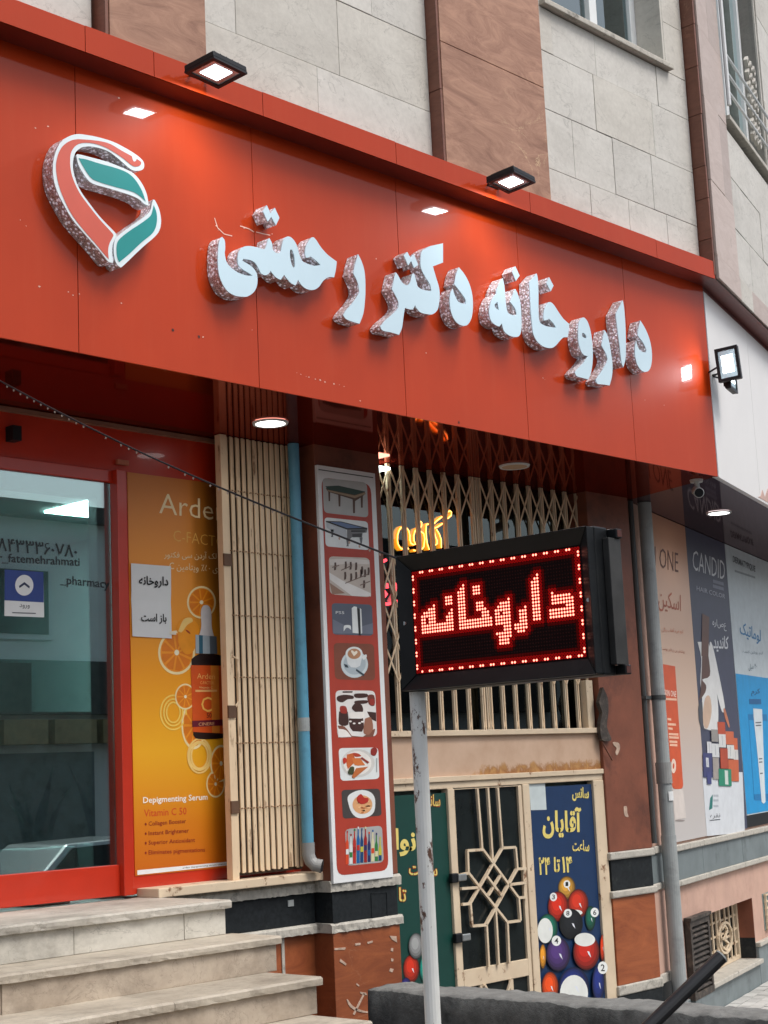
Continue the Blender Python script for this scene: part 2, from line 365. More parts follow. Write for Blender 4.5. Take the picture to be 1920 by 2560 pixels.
def crystal():
    m, t, b = newmat('crystal_studded_side'); b.inputs['Metallic'].default_value = .25; b.inputs['Roughness'].default_value = .3
    tc = t.nodes.new('ShaderNodeTexCoord')
    v = t.nodes.new('ShaderNodeTexVoronoi'); v.inputs['Scale'].default_value = 58; t.links.new(tc.outputs['Object'], v.inputs['Vector'])
    v2 = t.nodes.new('ShaderNodeTexVoronoi'); v2.inputs['Scale'].default_value = 110; v2.feature = 'DISTANCE_TO_EDGE'; t.links.new(tc.outputs['Object'], v2.inputs['Vector'])
    fil = ramp(t, v2.outputs['Distance'], [(.03, (.78, .78, .80)), (.19, (.36, .32, .31))]).outputs[0]
    stone_ = ramp(t, v.outputs['Distance'], [(.40, 1.0), (.46, 0.0)]).outputs[0]
    pick = t.nodes.new('ShaderNodeSeparateColor'); t.links.new(v.outputs['Color'], pick.inputs[0])
    on = ramp(t, pick.outputs[0], [(.35, 0.0), (.42, 1.0)]).outputs[0]
    mu = t.nodes.new('ShaderNodeMath'); mu.operation = 'MULTIPLY'; t.links.new(stone_, mu.inputs[0]); t.links.new(on, mu.inputs[1])
    tint = mixc(t, pick.outputs[2], (.78, .80, .95), (1, .97, .95))
    t.links.new(mixc(t, mu.outputs[0], fil, tint), b.inputs['Base Color'])
    b.inputs['Emission Color'].default_value = (.8, .85, 1, 1)
    e = t.nodes.new('ShaderNodeMath'); e.operation = 'MULTIPLY'; e.inputs[1].default_value = .16; t.links.new(mu.outputs[0], e.inputs[0]); t.links.new(e.outputs[0], b.inputs['Emission Strength'])  # studs given a faint glow to imitate their sparkle
    bump(t, b, v.outputs['Distance'], .8, .01); return m
M_cry = crystal()
M_cryface = M_face

# ------------------------------------------------------------------ text
FORMS = {'ا': 'FE8D FE8E', 'آ': 'FE81 FE82', 'ب': 'FE8F FE90 FE91 FE92', 'پ': 'FB56 FB57 FB58 FB59', 'ت': 'FE95 FE96 FE97 FE98', 'ج': 'FE9D FE9E FE9F FEA0', 'خ': 'FEA5 FEA6 FEA7 FEA8',
 'ح': 'FEA1 FEA2 FEA3 FEA4', 'د': 'FEA9 FEAA', 'ر': 'FEAD FEAE', 'ز': 'FEAF FEB0', 'س': 'FEB1 FEB2 FEB3 FEB4', 'ش': 'FEB5 FEB6 FEB7 FEB8', 'ع': 'FEC9 FECA FECB FECC', 'ف': 'FED1 FED2 FED3 FED4',
 'ق': 'FED5 FED6 FED7 FED8', 'ک': 'FB8E FB8F FB90 FB91', 'گ': 'FB92 FB93 FB94 FB95', 'ل': 'FEDD FEDE FEDF FEE0', 'م': 'FEE1 FEE2 FEE3 FEE4', 'ن': 'FEE5 FEE6 FEE7 FEE8', 'و': 'FEED FEEE', 'ه': 'FEE9 FEEA FEEB FEEC', 'ی': 'FBFC FBFD FBFE FBFF'}
def shape(s):
    out = []; f = {k: [chr(int(x, 16)) for x in v.split()] for k, v in FORMS.items()}
    for i, c in enumerate(s):
        if c not in f: out.append(c); continue
        prev = i > 0 and len(f.get(s[i-1], '')) == 4; nxt = i+1 < len(s) and s[i+1] in f and len(f[c]) == 4
        out.append(f[c][(1 if prev else 0) if len(f[c]) == 2 else (3 if prev and nxt else 1 if prev else 2 if nxt else 0)])
    runs = ''.join(out)[::-1]
    # digits keep their own left-to-right order
    res = ''; buf = ''
    for ch in runs:
        if ch in '۰۱۲۳۴۵۶۷۸۹0123456789': buf = ch+buf
        else: res += buf+ch; buf = ''
    return res+buf
TC = {}
def glyphs(s, bold):
    k = (s, bold)
    if k not in TC:
        c = bpy.data.curves.new('lettering', 'FONT'); c.body = shape(s) if any('\u0600' <= ch <= '\u06ff' for ch in s) else s
        c.resolution_u = 2; c.offset = bold
        o = bpy.data.objects.new('lettering', c); col.objects.link(o)
        dg = bpy.context.evaluated_depsgraph_get(); me = bpy.data.meshes.new_from_object(o.evaluated_get(dg))
        vs = [(v.co.x, v.co.y) for v in me.vertices]; fs = [tuple(p.vertices) for p in me.polygons]
        bpy.data.objects.remove(o); bpy.data.curves.remove(c); bpy.data.meshes.remove(me)
        x0 = min(v[0] for v in vs); x1 = max(v[0] for v in vs); y0 = min(v[1] for v in vs); y1 = max(v[1] for v in vs)
        TC[k] = ([((v[0]-x0)/(x1-x0), (v[1]-y0)/(y1-y0)) for v in vs], fs)
    return TC[k]
def text(mb, pl, s, tl, tr, bl, o, mat, bold=0.0, clip=None):
    """letters fitted into the parallelogram tl/tr/bl given in wall coordinates"""
    vs, fs = glyphs(s, bold); mb.marks.append(len(mb.f))
    if clip is not None:
        fs = [f for f in fs if max(vs[i][0] for i in f) <= clip[1] and min(vs[i][0] for i in f) >= clip[0]]
    q = [(bl[0]+(tr[0]-tl[0])*a+(tl[0]-bl[0])*b, bl[1]+(tr[1]-tl[1])*a+(tl[1]-bl[1])*b) for a, b in vs]
    mb.add([pl.P(u, v, o) for u, v in q], fs, mat)
def tpx(mb, pl, cr, s, tl, tr, bl, o, mat, bold=0.0, clip=None):
    a, b, c = (pl.uv(*cr(*p)) for p in (tl, tr, bl)); text(mb, pl, s, a, b, c, o, mat, bold, clip)
def ell(cx, cy, rx, ry, n=28, a0=0, a1=360):
    return [(cx+rx*math.cos(R(a0+(a1-a0)*k/n)), cy+ry*math.sin(R(a0+(a1-a0)*k/n))) for k in range(n if a1-a0 == 360 else n+1)]
def rrect(q, r=.12, n=4):
    """rounded quadrilateral from four corners"""
    out = []
    for i in range(4):
        a, b, c = q[i-1], q[i], q[(i+1) % 4]
        L1 = math.hypot(a[0]-b[0], a[1]-b[1]); L2 = math.hypot(c[0]-b[0], c[1]-b[1]); d = r*min(L1, L2)
        p = (b[0]+(a[0]-b[0])*d/L1, b[1]+(a[1]-b[1])*d/L1); e = (b[0]+(c[0]-b[0])*d/L2, b[1]+(c[1]-b[1])*d/L2)
        for k in range(n+1):
            t = k/n; out.append(((1-t)**2*p[0]+2*t*(1-t)*b[0]+t*t*e[0], (1-t)**2*p[1]+2*t*(1-t)*b[1]+t*t*e[1]))
    return out

GZ = -.62                                             # street level
ZS, ZT = 3.53, 4.968                                  # underside and top of the red sign
XE = 10.05                                            # right end of the red sign
WL = Plane((11.0, 1.22), WU)                          # ground-floor wall of the wing
WV = Plane((XE, 0.0), WU)                             # white panel of the wing
WT = Plane((10.03, -.155), WU)                         # upper wall of the wing
# ================================================================== SETTING
g = MB(); g.add([(-150, -150, GZ), (150, -150, GZ), (150, 150, GZ), (-150, 150, GZ)], [(0, 1, 2, 3)], M_asph)
build('street', g, kind='structure')
pv = MB(); pv.box(9.0, 30, -3.0, 14, GZ+.004, GZ+.07, M_conctop)
pave = build('pavement', pv, kind='structure')
pm = None
for i in range(26):
    for j in range(15):
        u = .35+i*.212+(.106 if j % 2 else 0); o = .02+j*.106
        P = WL.P(u, GZ+.07, o)
        mb = MB(); mb.pbox(WL, u, u+.205, GZ+.068, GZ+.084+random.uniform(-.003, .003), o, o+.1, M_pave)
        build('paver', mb, pave)
# ================================================================== BUILDING
bld = thing('corner_building', 'stone clad corner building with brown pilasters rising above the red shop sign', 'building', (6, 2, GZ))
YW, YP = -.045, -.135                                   # upper wall face and pilaster face
FW_, FPI = FY(YW), FY(YP)
core = MB(); core.box(1.0, 9.9, YW+.03, 1.0, ZT+.02, 6.56, M_mortar); core.box(1.0, 8.2, YW+.03, 1.0, 6.56, 9, M_mortar); core.box(9.72, 9.98, YW+.03, 1.0, 6.56, 9, M_mortar)
uw = build('upper_wall', core, bld)
def tiles(pl, u0, u1, v0, v1, rh, mats, parent, o=.028, seed=0, wmin=.5, wmax=1.0, name='stone_tile', skip=None):
    rnd = random.Random(seed); v = v0; row = 0
    while v < v1-.01:
        h = min(rh*rnd.uniform(.9, 1.1), v1-v)
        if v1-(v+h) < .12: h = v1-v
        u = u0; first = True
        while u < u1-.01:
            wd = rnd.uniform(wmin, wmax)*(rnd.uniform(.4, .8) if first and row % 2 else 1); first = False
            if u1-(u+wd) < .2: wd = u1-u
            if not (skip and skip(u, u+wd, v, v+h)):
                mb = MB(); mb.pbox(pl, u+.0013, u+wd-.0013, v+.0013, v+h-.0013, -.0, o+rnd.uniform(-.003, .003), rnd.choice(mats)); build(name, mb, parent, bev=.003)
            u += wd
        v += h; row += 1
BK = FY(YW+.03)
tiles(BK, 1.4, 4.48, 5.0, 6.4, .42, [M_wht, M_wht, M_wht2], uw, seed=1)
tiles(BK, 5.14, 7.0, 5.0, 7.4, .44, [M_wht, M_wht, M_wht2], uw, seed=5, wmin=.6)
tiles(BK, 8.05, 9.97, 5.0, 6.54, .40, [M_wht, M_wht2, M_wht], uw, seed=9, wmin=.45, wmax=.8)
tiles(BK, 8.05, 8.22, 6.54, 8.6, .40, [M_wht], uw, seed=10, wmin=.3)
tiles(BK, 9.71, 9.97, 6.54, 8.6, .40, [M_wht, M_wht2], uw, seed=11, wmin=.3)
def pilaster(x0, x1, z0, z1, hs, seed):
    mb = MB(); mb.box(x0+.02, x1-.01, YP+.03, YW+.05, z0, z1, M_mortar); p = build('pilaster', mb, bld)
    rnd = random.Random(seed); z = z0
    while z < z1:
        h = hs*rnd.uniform(.85, 1.2); e = min(z+h, z1)
        m = MB(); m.box(x0+.022, x1, YP+rnd.uniform(-.002, .002), YP+.03, z+.002, e-.002, M_brn); build('stone_tile', m, p, bev=.003)
        z = e
    z = z0
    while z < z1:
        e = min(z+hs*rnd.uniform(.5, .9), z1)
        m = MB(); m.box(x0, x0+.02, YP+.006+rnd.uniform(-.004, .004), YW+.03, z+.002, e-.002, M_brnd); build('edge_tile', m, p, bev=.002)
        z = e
pilaster(4.50, 5.14, 5.0, 6.6, .9, 2)
pilaster(7.0, 8.05, 5.0, 8.0, .95, 3)
# corner reveal of the wing, dark brown tiles
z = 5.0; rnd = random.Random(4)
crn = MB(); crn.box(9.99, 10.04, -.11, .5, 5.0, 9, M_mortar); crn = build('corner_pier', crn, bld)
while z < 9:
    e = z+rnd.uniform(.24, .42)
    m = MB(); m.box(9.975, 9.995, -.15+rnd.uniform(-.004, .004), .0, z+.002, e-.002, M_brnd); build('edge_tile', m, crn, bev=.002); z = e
# upper windows
def window(pl, u0, u1, v0, v1, dep, mull, parent, curtain):
    mb = MB(); mb.pbox(pl, u0-.1, u1+.1, v0-.14, v0-.06, -.3, .0, M_mortar)
    f = MB()
    for a, b, c, d in ((u0, u1, v0, v0+.06), (u0, u1, v1-.06, v1), (u0, u0+.07, v0+.06, v1-.06), (u1-.07, u1, v0+.06, v1-.06)): f.pbox(pl, a, b, c, d, -dep-.06, -dep, M_alu)
    for mu in mull: f.pbox(pl, mu-.045, mu+.045, v0+.06, v1-.06, -dep-.05, -dep+.012, M_alu)
    win = build('window', f, parent, bev=.004)
    p = MB(); p.pbox(pl, u0+.06, u1-.06, v0+.05, v1-.05, -dep-.035, -dep-.03, G_win); build('pane', p, win)
    for a, b in ((u0-.03, u0), (u1, u1+.03)): r = MB(); r.pbox(pl, a, b, v0-.05, v1, -dep-.1, -.003, M_wht2); build('reveal', r, win, bev=.003)
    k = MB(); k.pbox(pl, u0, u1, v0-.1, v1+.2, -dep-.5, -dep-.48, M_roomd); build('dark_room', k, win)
    if curtain:
        q = MB(); n = 14
        for i in range(n):
            a = u0+.1+i*.045; q.add([pl.P(a, v0+.03, -dep-.12-(.02 if i % 2 else 0)), pl.P(a+.045, v0+.03, -dep-.12-(0 if i % 2 else .02)), pl.P(a+.045, v1, -dep-.12-(0 if i % 2 else .02)), pl.P(a, v1, -dep-.12-(.02 if i % 2 else 0))], [(0, 1, 2, 3)], plain('teal_curtain', (.18, .38, .42), .9, var=.1) if i == 0 else q.mats[0])
        build('curtain', q, win)
    s = MB(); s.pbox(pl, u0-.06, u1+.05, v0-.075, v0-.035, -dep-.02, .05, M_mould); build('sill', s, win, bev=.005)
    return win
window(FY(YW), 8.24, 9.69, 6.62, 8.6, .22, [9.12], bld, True)
# wing upper wall
core = MB(); core.pbox(WT, .02, .68, 4.985, 9, -.4, -.02, M_mortar); core.pbox(WT, .6, 8, 4.985, 6.44, -.4, -.05, M_mortar); core.pbox(WT, 2.3, 8, 6.44, 9, -.4, -.05, M_mortar)
wu = build('wing_upper_wall', core, bld)
tiles(WT.off(-.02), .0, .68, 5.17, 9, .62, [M_pnk], wu, o=.02, seed=21, wmin=.66, wmax=.7)
tiles(WT.off(-.05), .69, 4.5, 5.17, 6.42, .4, [M_wht, M_wht], wu, o=.026, seed=22, wmin=.5, wmax=.9)
tiles(WT.off(-.05), 2.36, 4.5, 6.42, 8.6, .4, [M_wht2, M_wht], wu, o=.026, seed=24, wmin=.5, wmax=.9)
tiles(WT.off(-.02), .0, 4.5, 4.985, 5.17, .2, [M_pnk, M_wht2], wu, o=.022, seed=23, wmin=.4, wmax=.7)
window(WT.off(-.03), .80, 2.3, 6.56, 8.7, .14, [1.05, 1.5], bld, False)
# security grille lattice in the wing window
gr = thing('window_grille', 'cast lattice guard and white rail across the upper window at the right edge', 'grille', WT.P(1.2, 6.56, .02))
mb = MB()
for k in range(3): mb.tube([WT.P(.74, 6.72+k*.16, .02), WT.P(2.25, 6.72+k*.16, .02)], .012, M_alu, 8)
build('rail', mb, gr)
mb = MB(); mb.tube([WT.P(.74, 6.60, .02), WT.P(.74, 8.5, .02)], .018, M_alu, 8); build('post', mb, gr)
for i in range(3):
    for j in range(7):
        m = MB(); cx, cz = 1.62+i*.11, 6.66+j*.11; m.prism(WT, [(cx, cz-.05), (cx+.05, cz), (cx, cz+.05), (cx-.05, cz)], -.01, .02, M_wht2, hole=[(cx, cz-.028), (cx+.028, cz), (cx, cz+.028), (cx-.028, cz)], back=True); build('lattice_piece', m, gr)
# ---- ground floor piers and walls
FPL = FY(.87)
XL0, XL1 = 6.80, 7.385
pl_ = MB(); pl_.box(XL0, XL1, .87, 1.5, .90, ZS+.3, M_rwall); pil = build('left_pier', pl_, bld, bev=.006)
m = MB(); m.box(XL0+.012, XL1-.01, .876, 1.5, .655, .835, M_blk); build('black_band', m, pil, bev=.003)
for za, zb, dy in ((.835, .90, .012), (.60, .655, .014)):
    m = MB(); m.slab(XL0-dy, XL1+.02, .87-dy, 1.5, za, zb, M_mould, rnd, .005, .02); build('moulding', m, pil)
m = MB(); m.box(XL0+.004, XL1-.005, .872, 1.5, GZ, .60, M_rstone); build('red_stone_base', m, pil, bev=.004)
# plaque outline and scratches on the band, a chipped T shape on the base
sm = plain('chipped_mortar', (.46, .33, .25), .9, var=.3, vs=30)
m = MB(); CK = Crop(560, 2100, .33755)
for a, b in (((1090, 395), (1205, 385)), ((1205, 385), (1210, 570)), ((1210, 570), (1095, 575)), ((1095, 575), (1090, 395))):
    m.bar(FY(.876), FY(.876).uv(*CK(*a)), FY(.876).uv(*CK(*b)), .008, 0, .004, M_blk)
build('plaque_outline', m, pil)
m = MB()
for s_ in ('905,1180c 930,1235 985,1268 1050,1280 1095,1278c 1095,1270c 1050,1268 990,1250 945,1222 915,1180c', '1030,1135c 1042,1140c 965,1295c 953,1290c', '1005,1125c 1050,1130c 1058,1150c 1010,1140c', '980,1060c 1000,1075c 998,1085c 978,1072c',
           '820,800c 900,795c 895,812c 815,815c', '970,765c 1010,762c 1008,778c 968,782c', '1060,755c 1100,745c 1098,760c 1062,770c', '1225,710c 1275,712c 1280,760c 1240,735c', '1235,800c 1252,800c 1250,825c 1234,822c', '1230,950c 1255,955c 1245,980c 1222,972c', '1235,875c 1255,880c 1250,900c 1236,898c', '860,880c 905,915c 900,930c 855,900c'):
    m.prism(FY(.872), CK.uv(FY(.872), smooth(parse(s_), 3)), 0, .003, sm)
build_split('plaster_mark', m, pil)
# right pier
XR0, XR1 = 9.705, 10.25
m = MB(); m.box(XR0, XR1, .93, 1.6, .875, ZS+.3, M_rwall); pir = build('right_pier', m, bld, bev=.006)
m = MB(); m.box(XR0+.012, XR1-.008, .936, 1.6, .60, .82, M_blk); build('black_band', m, pir, bev=.003)
for za, zb, dy in ((.82, .875, .016), (.55, .60, .016)):
    m = MB(); m.box(XR0-dy, XR1+.012, .93-dy, 1.6, za, zb, M_mould); build('moulding', m, pir, bev=.01)
m = MB(); m.box(XR0+.004, XR1-.005, .934, 1.6, -.06, .55, M_rstone); build('red_stone_base', m, pir, bev=.004)
m = MB(); m.box(XR0-.01, XR1+.01, .92, 1.6, -.13, -.06, M_mould); build('moulding', m, pir, bev=.01)
m = MB(); m.box(XR0, XR1, .93, 1.6, GZ, -.13, M_blk); build('black_foot', m, pir, bev=.004)
CR2 = Crop(1300, 1920, .28030)
m = MB(); m.prism(FY(.93), CR2.uv(FY(.93), smooth(parse('925,345 950,345 955,400 965,435 935,430 925,390'), 3)), 0, .003, sm)
CR3 = Crop(930, 1620, .37975)
m.prism(FY(.93), CR3.uv(FY(.93), smooth(parse('1585,620 1620,625 1630,660 1612,705 1600,690 1608,660 1590,640'), 3)), 0, .004, sm)
build_split('plaster_mark', m, pir)
# wing ground floor wall, starting beside the right pier
wl = MB(); wl.pbox(WL, -.74, 9, .85, ZS+.3, -.3, -.012, M_pnkwall); wl.pbox(WL, -.74, .70, GZ, .56, -.3, -.012, M_pnkwall); wl.pbox(WL, 2.39, 9, GZ, .56, -.3, -.012, M_pnkwall); wl.pbox(WL, .7, 2.39, .235, .56, -.3, -.012, M_pnkwall); wl.pbox(WL, .7, 2.39, GZ, -.335, -.3, -.012, M_pnkwall)
wg = build('wing_ground_wall', wl, bld)
# pilaster strip next to the pier
m = MB(); m.pbox(WL, -.76, -.36, .875, ZS+.1, -.2, .012, M_pnkwall); build('pilaster_strip', m, wg, bev=.004)
m = MB(); m.pbox(WL, -.76, -.36, -.06, .55, -.2, .012, M_pnkwall); build('pilaster_strip', m, wg, bev=.004)
m = MB(); m.pbox(WL, -.75, -.365, .60, .82, -.2, .012, M_gry); build('grey_band', m, wg, bev=.003)
for za, zb in ((.82, .875), (.55, .60), (-.13, -.06)):
    m = MB(); m.pbox(WL, -.77, -.34, za, zb, -.2, .03, M_mould); build('moulding', m, wg, bev=.008)
m = MB(); m.pbox(WL, -.755, -.36, GZ, -.13, -.2, .012, M_blk); build('foot_block', m, wg)
u = -.3
for wd in (1.05, 1.35, 1.4, 1.3, 1.2, 1.3):
    m = MB(); m.pbox(WL, u+.003, u+wd-.003, .575, .80, -.2, .012, M_gry); build('grey_band', m, wg, bev=.003)
    m = MB(); m.pbox(WL, u+.004, u+wd-.004, .80, .85, -.2, .035, M_mould); build('moulding', m, wg, bev=.008)
    m = MB(); m.pbox(WL, u+.002, u+wd-.002, .53, .575, -.2, .03, M_mould); build('moulding', m, wg, bev=.008)
    u += wd
# grey footing under the basement windows
m = MB(); m.pbox(WL, .7, 2.395, GZ, -.35, -.2, .012, M_gry); build('footing', m, wg, bev=.004)
m = MB(); m.pbox(WL, 2.40, 6, GZ, -.205, -.2, .014, M_gry); build('footing', m, wg, bev=.004)
m = MB(); m.pbox(WL, 2.39, 6, -.205, -.165, -.2, .035, M_mould); build('moulding', m, wg, bev=.006)
m = MB(); m.pbox(WL, -.36, .7, GZ, -.345, -.2, .004, M_gry); build('footing', m, wg, bev=.004)
# basement window in the wing
bw = thing('basement_window', 'low barred basement window with round monogram and deep sill at right', 'window', WL.P(1.3, -.34, 0))
WB = WL.off(-.15)
m = MB(); m.pbox(WL, 2.378, 2.389, -.12, .232, -.29, -.010, M_rwall); build('reveal', m, bw)
m = MB(); m.pbox(WL, 2.378, 2.389, -.30, -.12, -.29, -.010, M_blk); build('reveal', m, bw)
m = MB(); m.pbox(WL, .68, 2.40, -.345, -.305, -.29, .05, M_mould); build('sill', m, bw, bev=.006)
m = MB(); m.pbox(WB, .7, 2.377, -.30, .235, -.06, -.055, plain('basement_pane', (.035, .04, .038), .25, var=.3)); build('pane', m, bw)
for a, b, c, d in ((.72, 2.376, -.30, -.265), (.72, 2.376, .20, .235), (.72, .755, -.265, .2), (2.33, 2.376, -.265, .2), (1.72, 1.765, -.265, .2)):
    m = MB(); m.pbox(WB, a, b, c, d, -.03, .0, M_cream); build('frame', m, bw)
for z in (-.15, -.03, .09):
    m = MB(); m.pbox(WB, .755, 2.33, z-.008, z+.008, -.025, -.008, M_cream); build('bar', m, bw)
for x in (1.15, 1.32, 1.46, 1.60, 1.90, 2.05, 2.19):
    m = MB(); m.pbox(WB, x-.012, x+.012, -.265, .2, -.006, .006, M_cream); build('bar', m, bw)
m = MB(); cu, cv = WB.uv(1810, 2344)
for k in range(24):
    a, b = R(15*k), R(15*k+15); m.bar(WB, (cu+.23*math.cos(a), cv+.13*math.sin(a)), (cu+.23*math.cos(b), cv+.13*math.sin(b)), .02, .006, .02, M_cream)
for p, q in (((-.10, .08), (0, .11)), ((0, .11), (.09, .06)), ((.09, .06), (-.05, -.01)), ((-.05, -.01), (.10, -.06)), ((.10, -.06), (0, -.11)), ((0, -.11), (-.11, -.07)), ((-.12, 0), (.14, 0))): m.bar(WB, (cu+p[0], cv+p[1]), (cu+q[0], cv+q[1]), .018, .006, .02, M_cream)
build('monogram', m, bw)
# rusty louvre leaning over the window's left half
M_lou = plain('rusty_dark_louvre', (.045, .035, .028), .7, var=.4, vs=14, bmp=.3, dirt=(.14, .11, .085), ds=14)
lv = thing('louvre_vent', 'dark rusty louvred vent box beside the basement window', 'vent', WL.P(.4, -.35, .1))
m = MB()
for a, b, c, d in ((.10, .15, -.36, .25), (.63, .68, -.36, .25), (.15, .63, -.36, -.31), (.15, .63, .20, .25)): m.pbox(WL, a, b, c, d, .0, .045, M_lou)
m.pbox(WL, .15, .63, -.31, .2, .0, .008, M_dark); m.pbox(WL, .08, .70, .25, .275, .0, .06, M_lou); build('frame', m, lv)
for k in range(12):
    z = -.295+k*.041; m = MB(); m.hexa([WL.P(.15, z, .040), WL.P(.63, z, .040), WL.P(.63, z+.016, .012), WL.P(.15, z+.016, .012), WL.P(.15, z+.010, .043), WL.P(.63, z+.010, .043), WL.P(.63, z+.026, .015), WL.P(.15, z+.026, .015)], M_lou); build('slat', m, lv)
m = MB(); m.pbox(WL, .12, .66, GZ+.08, -.36, .005, .04, M_gry); build('support_block', m, lv)
# second basement window at the right margin
m = MB(); m.pbox(WL, 2.78, 3.9, -.1, .235, -.011, -.006, M_roomd); bw2 = build('barred_opening', m, wg)
m = MB()
for k in range(6): m.bar(WL, (2.8, -.08+k*.06), (3.3, -.08+k*.06), .012, .0, .02, M_cream)
m.bar(WL, (2.82, -.1), (2.82, .235), .02, .0, .02, M_cream); build('bars', m, bw2)
# ================================================================== RED SIGN
sg = thing('red_shop_sign', 'long glossy red panel sign box with overhanging lip and dark red soffit', 'sign', (6, 0, ZS))
F0 = FY(0)
jx = [1.2]+[F0.uv(*p)[0] for p in ((192, 520), (638, 650), (1000, 700), (1314, 960), (1574, 920))]+[XE]
m = MB(); m.box(1.2, XE-.01, .012, .08, ZS+.01, ZT, M_gap); build('backing', m, sg)
for i in range(len(jx)-1):
    m = MB(); m.box(jx[i]+.0022, jx[i+1]-(.0022 if i < 5 else 0), 0, .012, ZS, ZT, M_red); build('face_panel', m, sg)
fj = [1.2]+[FY(-.15).uv(*p)[0] for p in ((213, 95), (385, 165), (657, 265), (990, 380), (1325, 505), (1640, 605))]+[9.985]
ZF = 5.105
for i in range(len(fj)-1):
    m = MB(); m.box(fj[i]+.002, fj[i+1]-(.002 if i < 6 else 0), -.15, -.03, ZT+.004, ZF+(.002 if i % 2 else 0), M_red); build('fascia_panel', m, sg)
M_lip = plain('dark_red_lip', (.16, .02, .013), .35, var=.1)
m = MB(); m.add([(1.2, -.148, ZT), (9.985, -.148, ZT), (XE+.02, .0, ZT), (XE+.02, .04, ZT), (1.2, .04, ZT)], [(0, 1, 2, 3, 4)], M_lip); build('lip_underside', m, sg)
# soffit: main bay and wing bay
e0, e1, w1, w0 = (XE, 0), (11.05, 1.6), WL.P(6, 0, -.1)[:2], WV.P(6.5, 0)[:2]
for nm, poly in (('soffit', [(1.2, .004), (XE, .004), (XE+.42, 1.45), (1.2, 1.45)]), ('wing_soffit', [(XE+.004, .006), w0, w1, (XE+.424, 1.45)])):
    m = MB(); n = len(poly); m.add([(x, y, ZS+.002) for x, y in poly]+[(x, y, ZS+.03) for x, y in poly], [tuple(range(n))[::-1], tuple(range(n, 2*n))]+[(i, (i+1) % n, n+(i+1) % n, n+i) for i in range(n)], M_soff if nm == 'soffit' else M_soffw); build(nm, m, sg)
# wing sign panel, blank white, with its own overhanging lip
wp = thing('white_wing_sign', 'blank white sign panel on the wing beyond the red sign', 'sign', WV.P(1.0, ZS, 0))
M_wp = plain('white_composite_panel', (.76, .735, .71), .4, var=.03, vs=2, coat=.15)
us = [0.015, 1.33, 2.65, 4.0, 6.5]
for i in range(4):
    m = MB(); m.pbox(WV, us[i]+.002, us[i+1]-.002, ZS, ZT-.035, -.04, .0, M_wp); build('face_panel', m, wp)
m = MB(); m.pbox(WV, 0.004, .03, ZS-.002, ZT-.05, -.04, .006, M_alu); build('edge_trim', m, wp)
m = MB(); m.add([(9.99, -.15, ZT+.004), WT.P(6.5, ZT+.004, .0), WV.P(6.5, ZT+.004, -.05), (XE+.02, .03, ZT+.004)], [(0, 1, 2, 3)], M_lip); build('lip_underside', m, wp)
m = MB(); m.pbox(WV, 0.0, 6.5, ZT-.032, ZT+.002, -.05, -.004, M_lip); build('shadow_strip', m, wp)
# torn white strips of old foil at the lower edge
m = MB(); m.prism(WV, [(1.25, ZS+.02), (1.7, ZS+.02), (1.62, ZS+.14), (1.5, ZS+.05), (1.42, ZS+.10), (1.35, ZS+.04)], .0, .003, ink(196, 160, 146)); build('torn_foil', m, wp)
# ------------------------------------------------------------------ raised letters
DL = .088
FL = FY(-DL)
def letter(root, crop, outline, hole=None, n=4):
    q = crop.uv(FL, smooth(parse(outline), n)); h = crop.uv(FL, smooth(parse(hole), n)) if hole else None
    mb = MB(); mb.prism(FY(0), q, .004, DL-.004, M_cry, hole=h, cap=False); p = build('letter', mb, root)
    mb = MB(); mb.prism(FY(0), q, DL-.008, DL, M_face, hole=h); 
    o = build('face', mb, p); o.location = (0, -.0005, 0)
A, B, Cc, D, E_ = Crop(80, 310, .21097), Crop(500, 500, .2170), Crop(800, 590, .24111), Crop(1180, 650, .15672), Crop(1390, 730, .15672)
w3 = thing('raised_word', 'raised white word with the two touching dots, nearest the emblem', 'lettering', (6.0, 0, 4.0), 'raised white words on the red sign')
letter(w3, B, '255,425c 285,470 290,560 285,620 310,720 370,790 450,840 540,870 605,870c 560,840 480,790 440,740 435,660 450,590 500,540 570,530 660,545 735,565 765,530 785,450 800,440c 830,500 840,570 880,610 930,600 945,520 970,450 1010,420 1060,440 1110,510 1140,610 1170,690 1195,715c 1300,755 1390,750c 1340,700 1275,650c 1235,665 1215,640 1215,560 1240,490 1290,430 1330,450 1390,540 1470,630 1575,710c 1565,800 1545,890c 1480,890 1420,930 1370,1000 1310,1035 1230,1025 1170,980 1130,920c 1100,985c 1040,950 990,890 970,860c 930,920c 880,895 830,840 815,815c 785,855 745,865 700,840 670,780 630,720 570,690 500,678c 488,700c 540,730 600,770 645,830 662,900 655,990 620,1060 560,1105 510,1115 400,1100 300,1030 225,880 205,700 215,520 235,450', '1040,575 1062,578 1085,640 1095,720 1090,775 1070,770 1050,720 1036,640')
letter(w3, B, '770,60c 814,158c 862,90c 915,205c 875,292c 822,195c 780,250c 725,130c', n=1)
letter(w3, Cc, '395,190c 430,260 460,360 470,480 468,640 450,800 410,910c 340,890 270,860 240,820c 270,770 340,690 400,600 405,560 390,480 345,385c 365,290')
w2 = thing('raised_word', 'raised white word in the middle, between the two longer words', 'lettering', (7.2, 0, 4.0), 'raised white words on the red sign')
letter(w2, Cc, '1275,75c 1275,275c 1170,315c 1200,420 1235,540 1240,650 1220,760 1170,810 1110,810 1040,790 1000,745 985,715c 965,755 930,760 880,745c 865,840 850,950 820,1025c 740,1000 650,980 625,935c 670,880 740,820 800,760 815,710 800,650 745,550c 770,430 785,375c 810,410 850,480 900,510 935,480 955,400 980,400 1000,480 1020,530 1080,560 1155,570c 1140,500 1090,420 1045,320 1045,200 1060,150c 1140,105c')
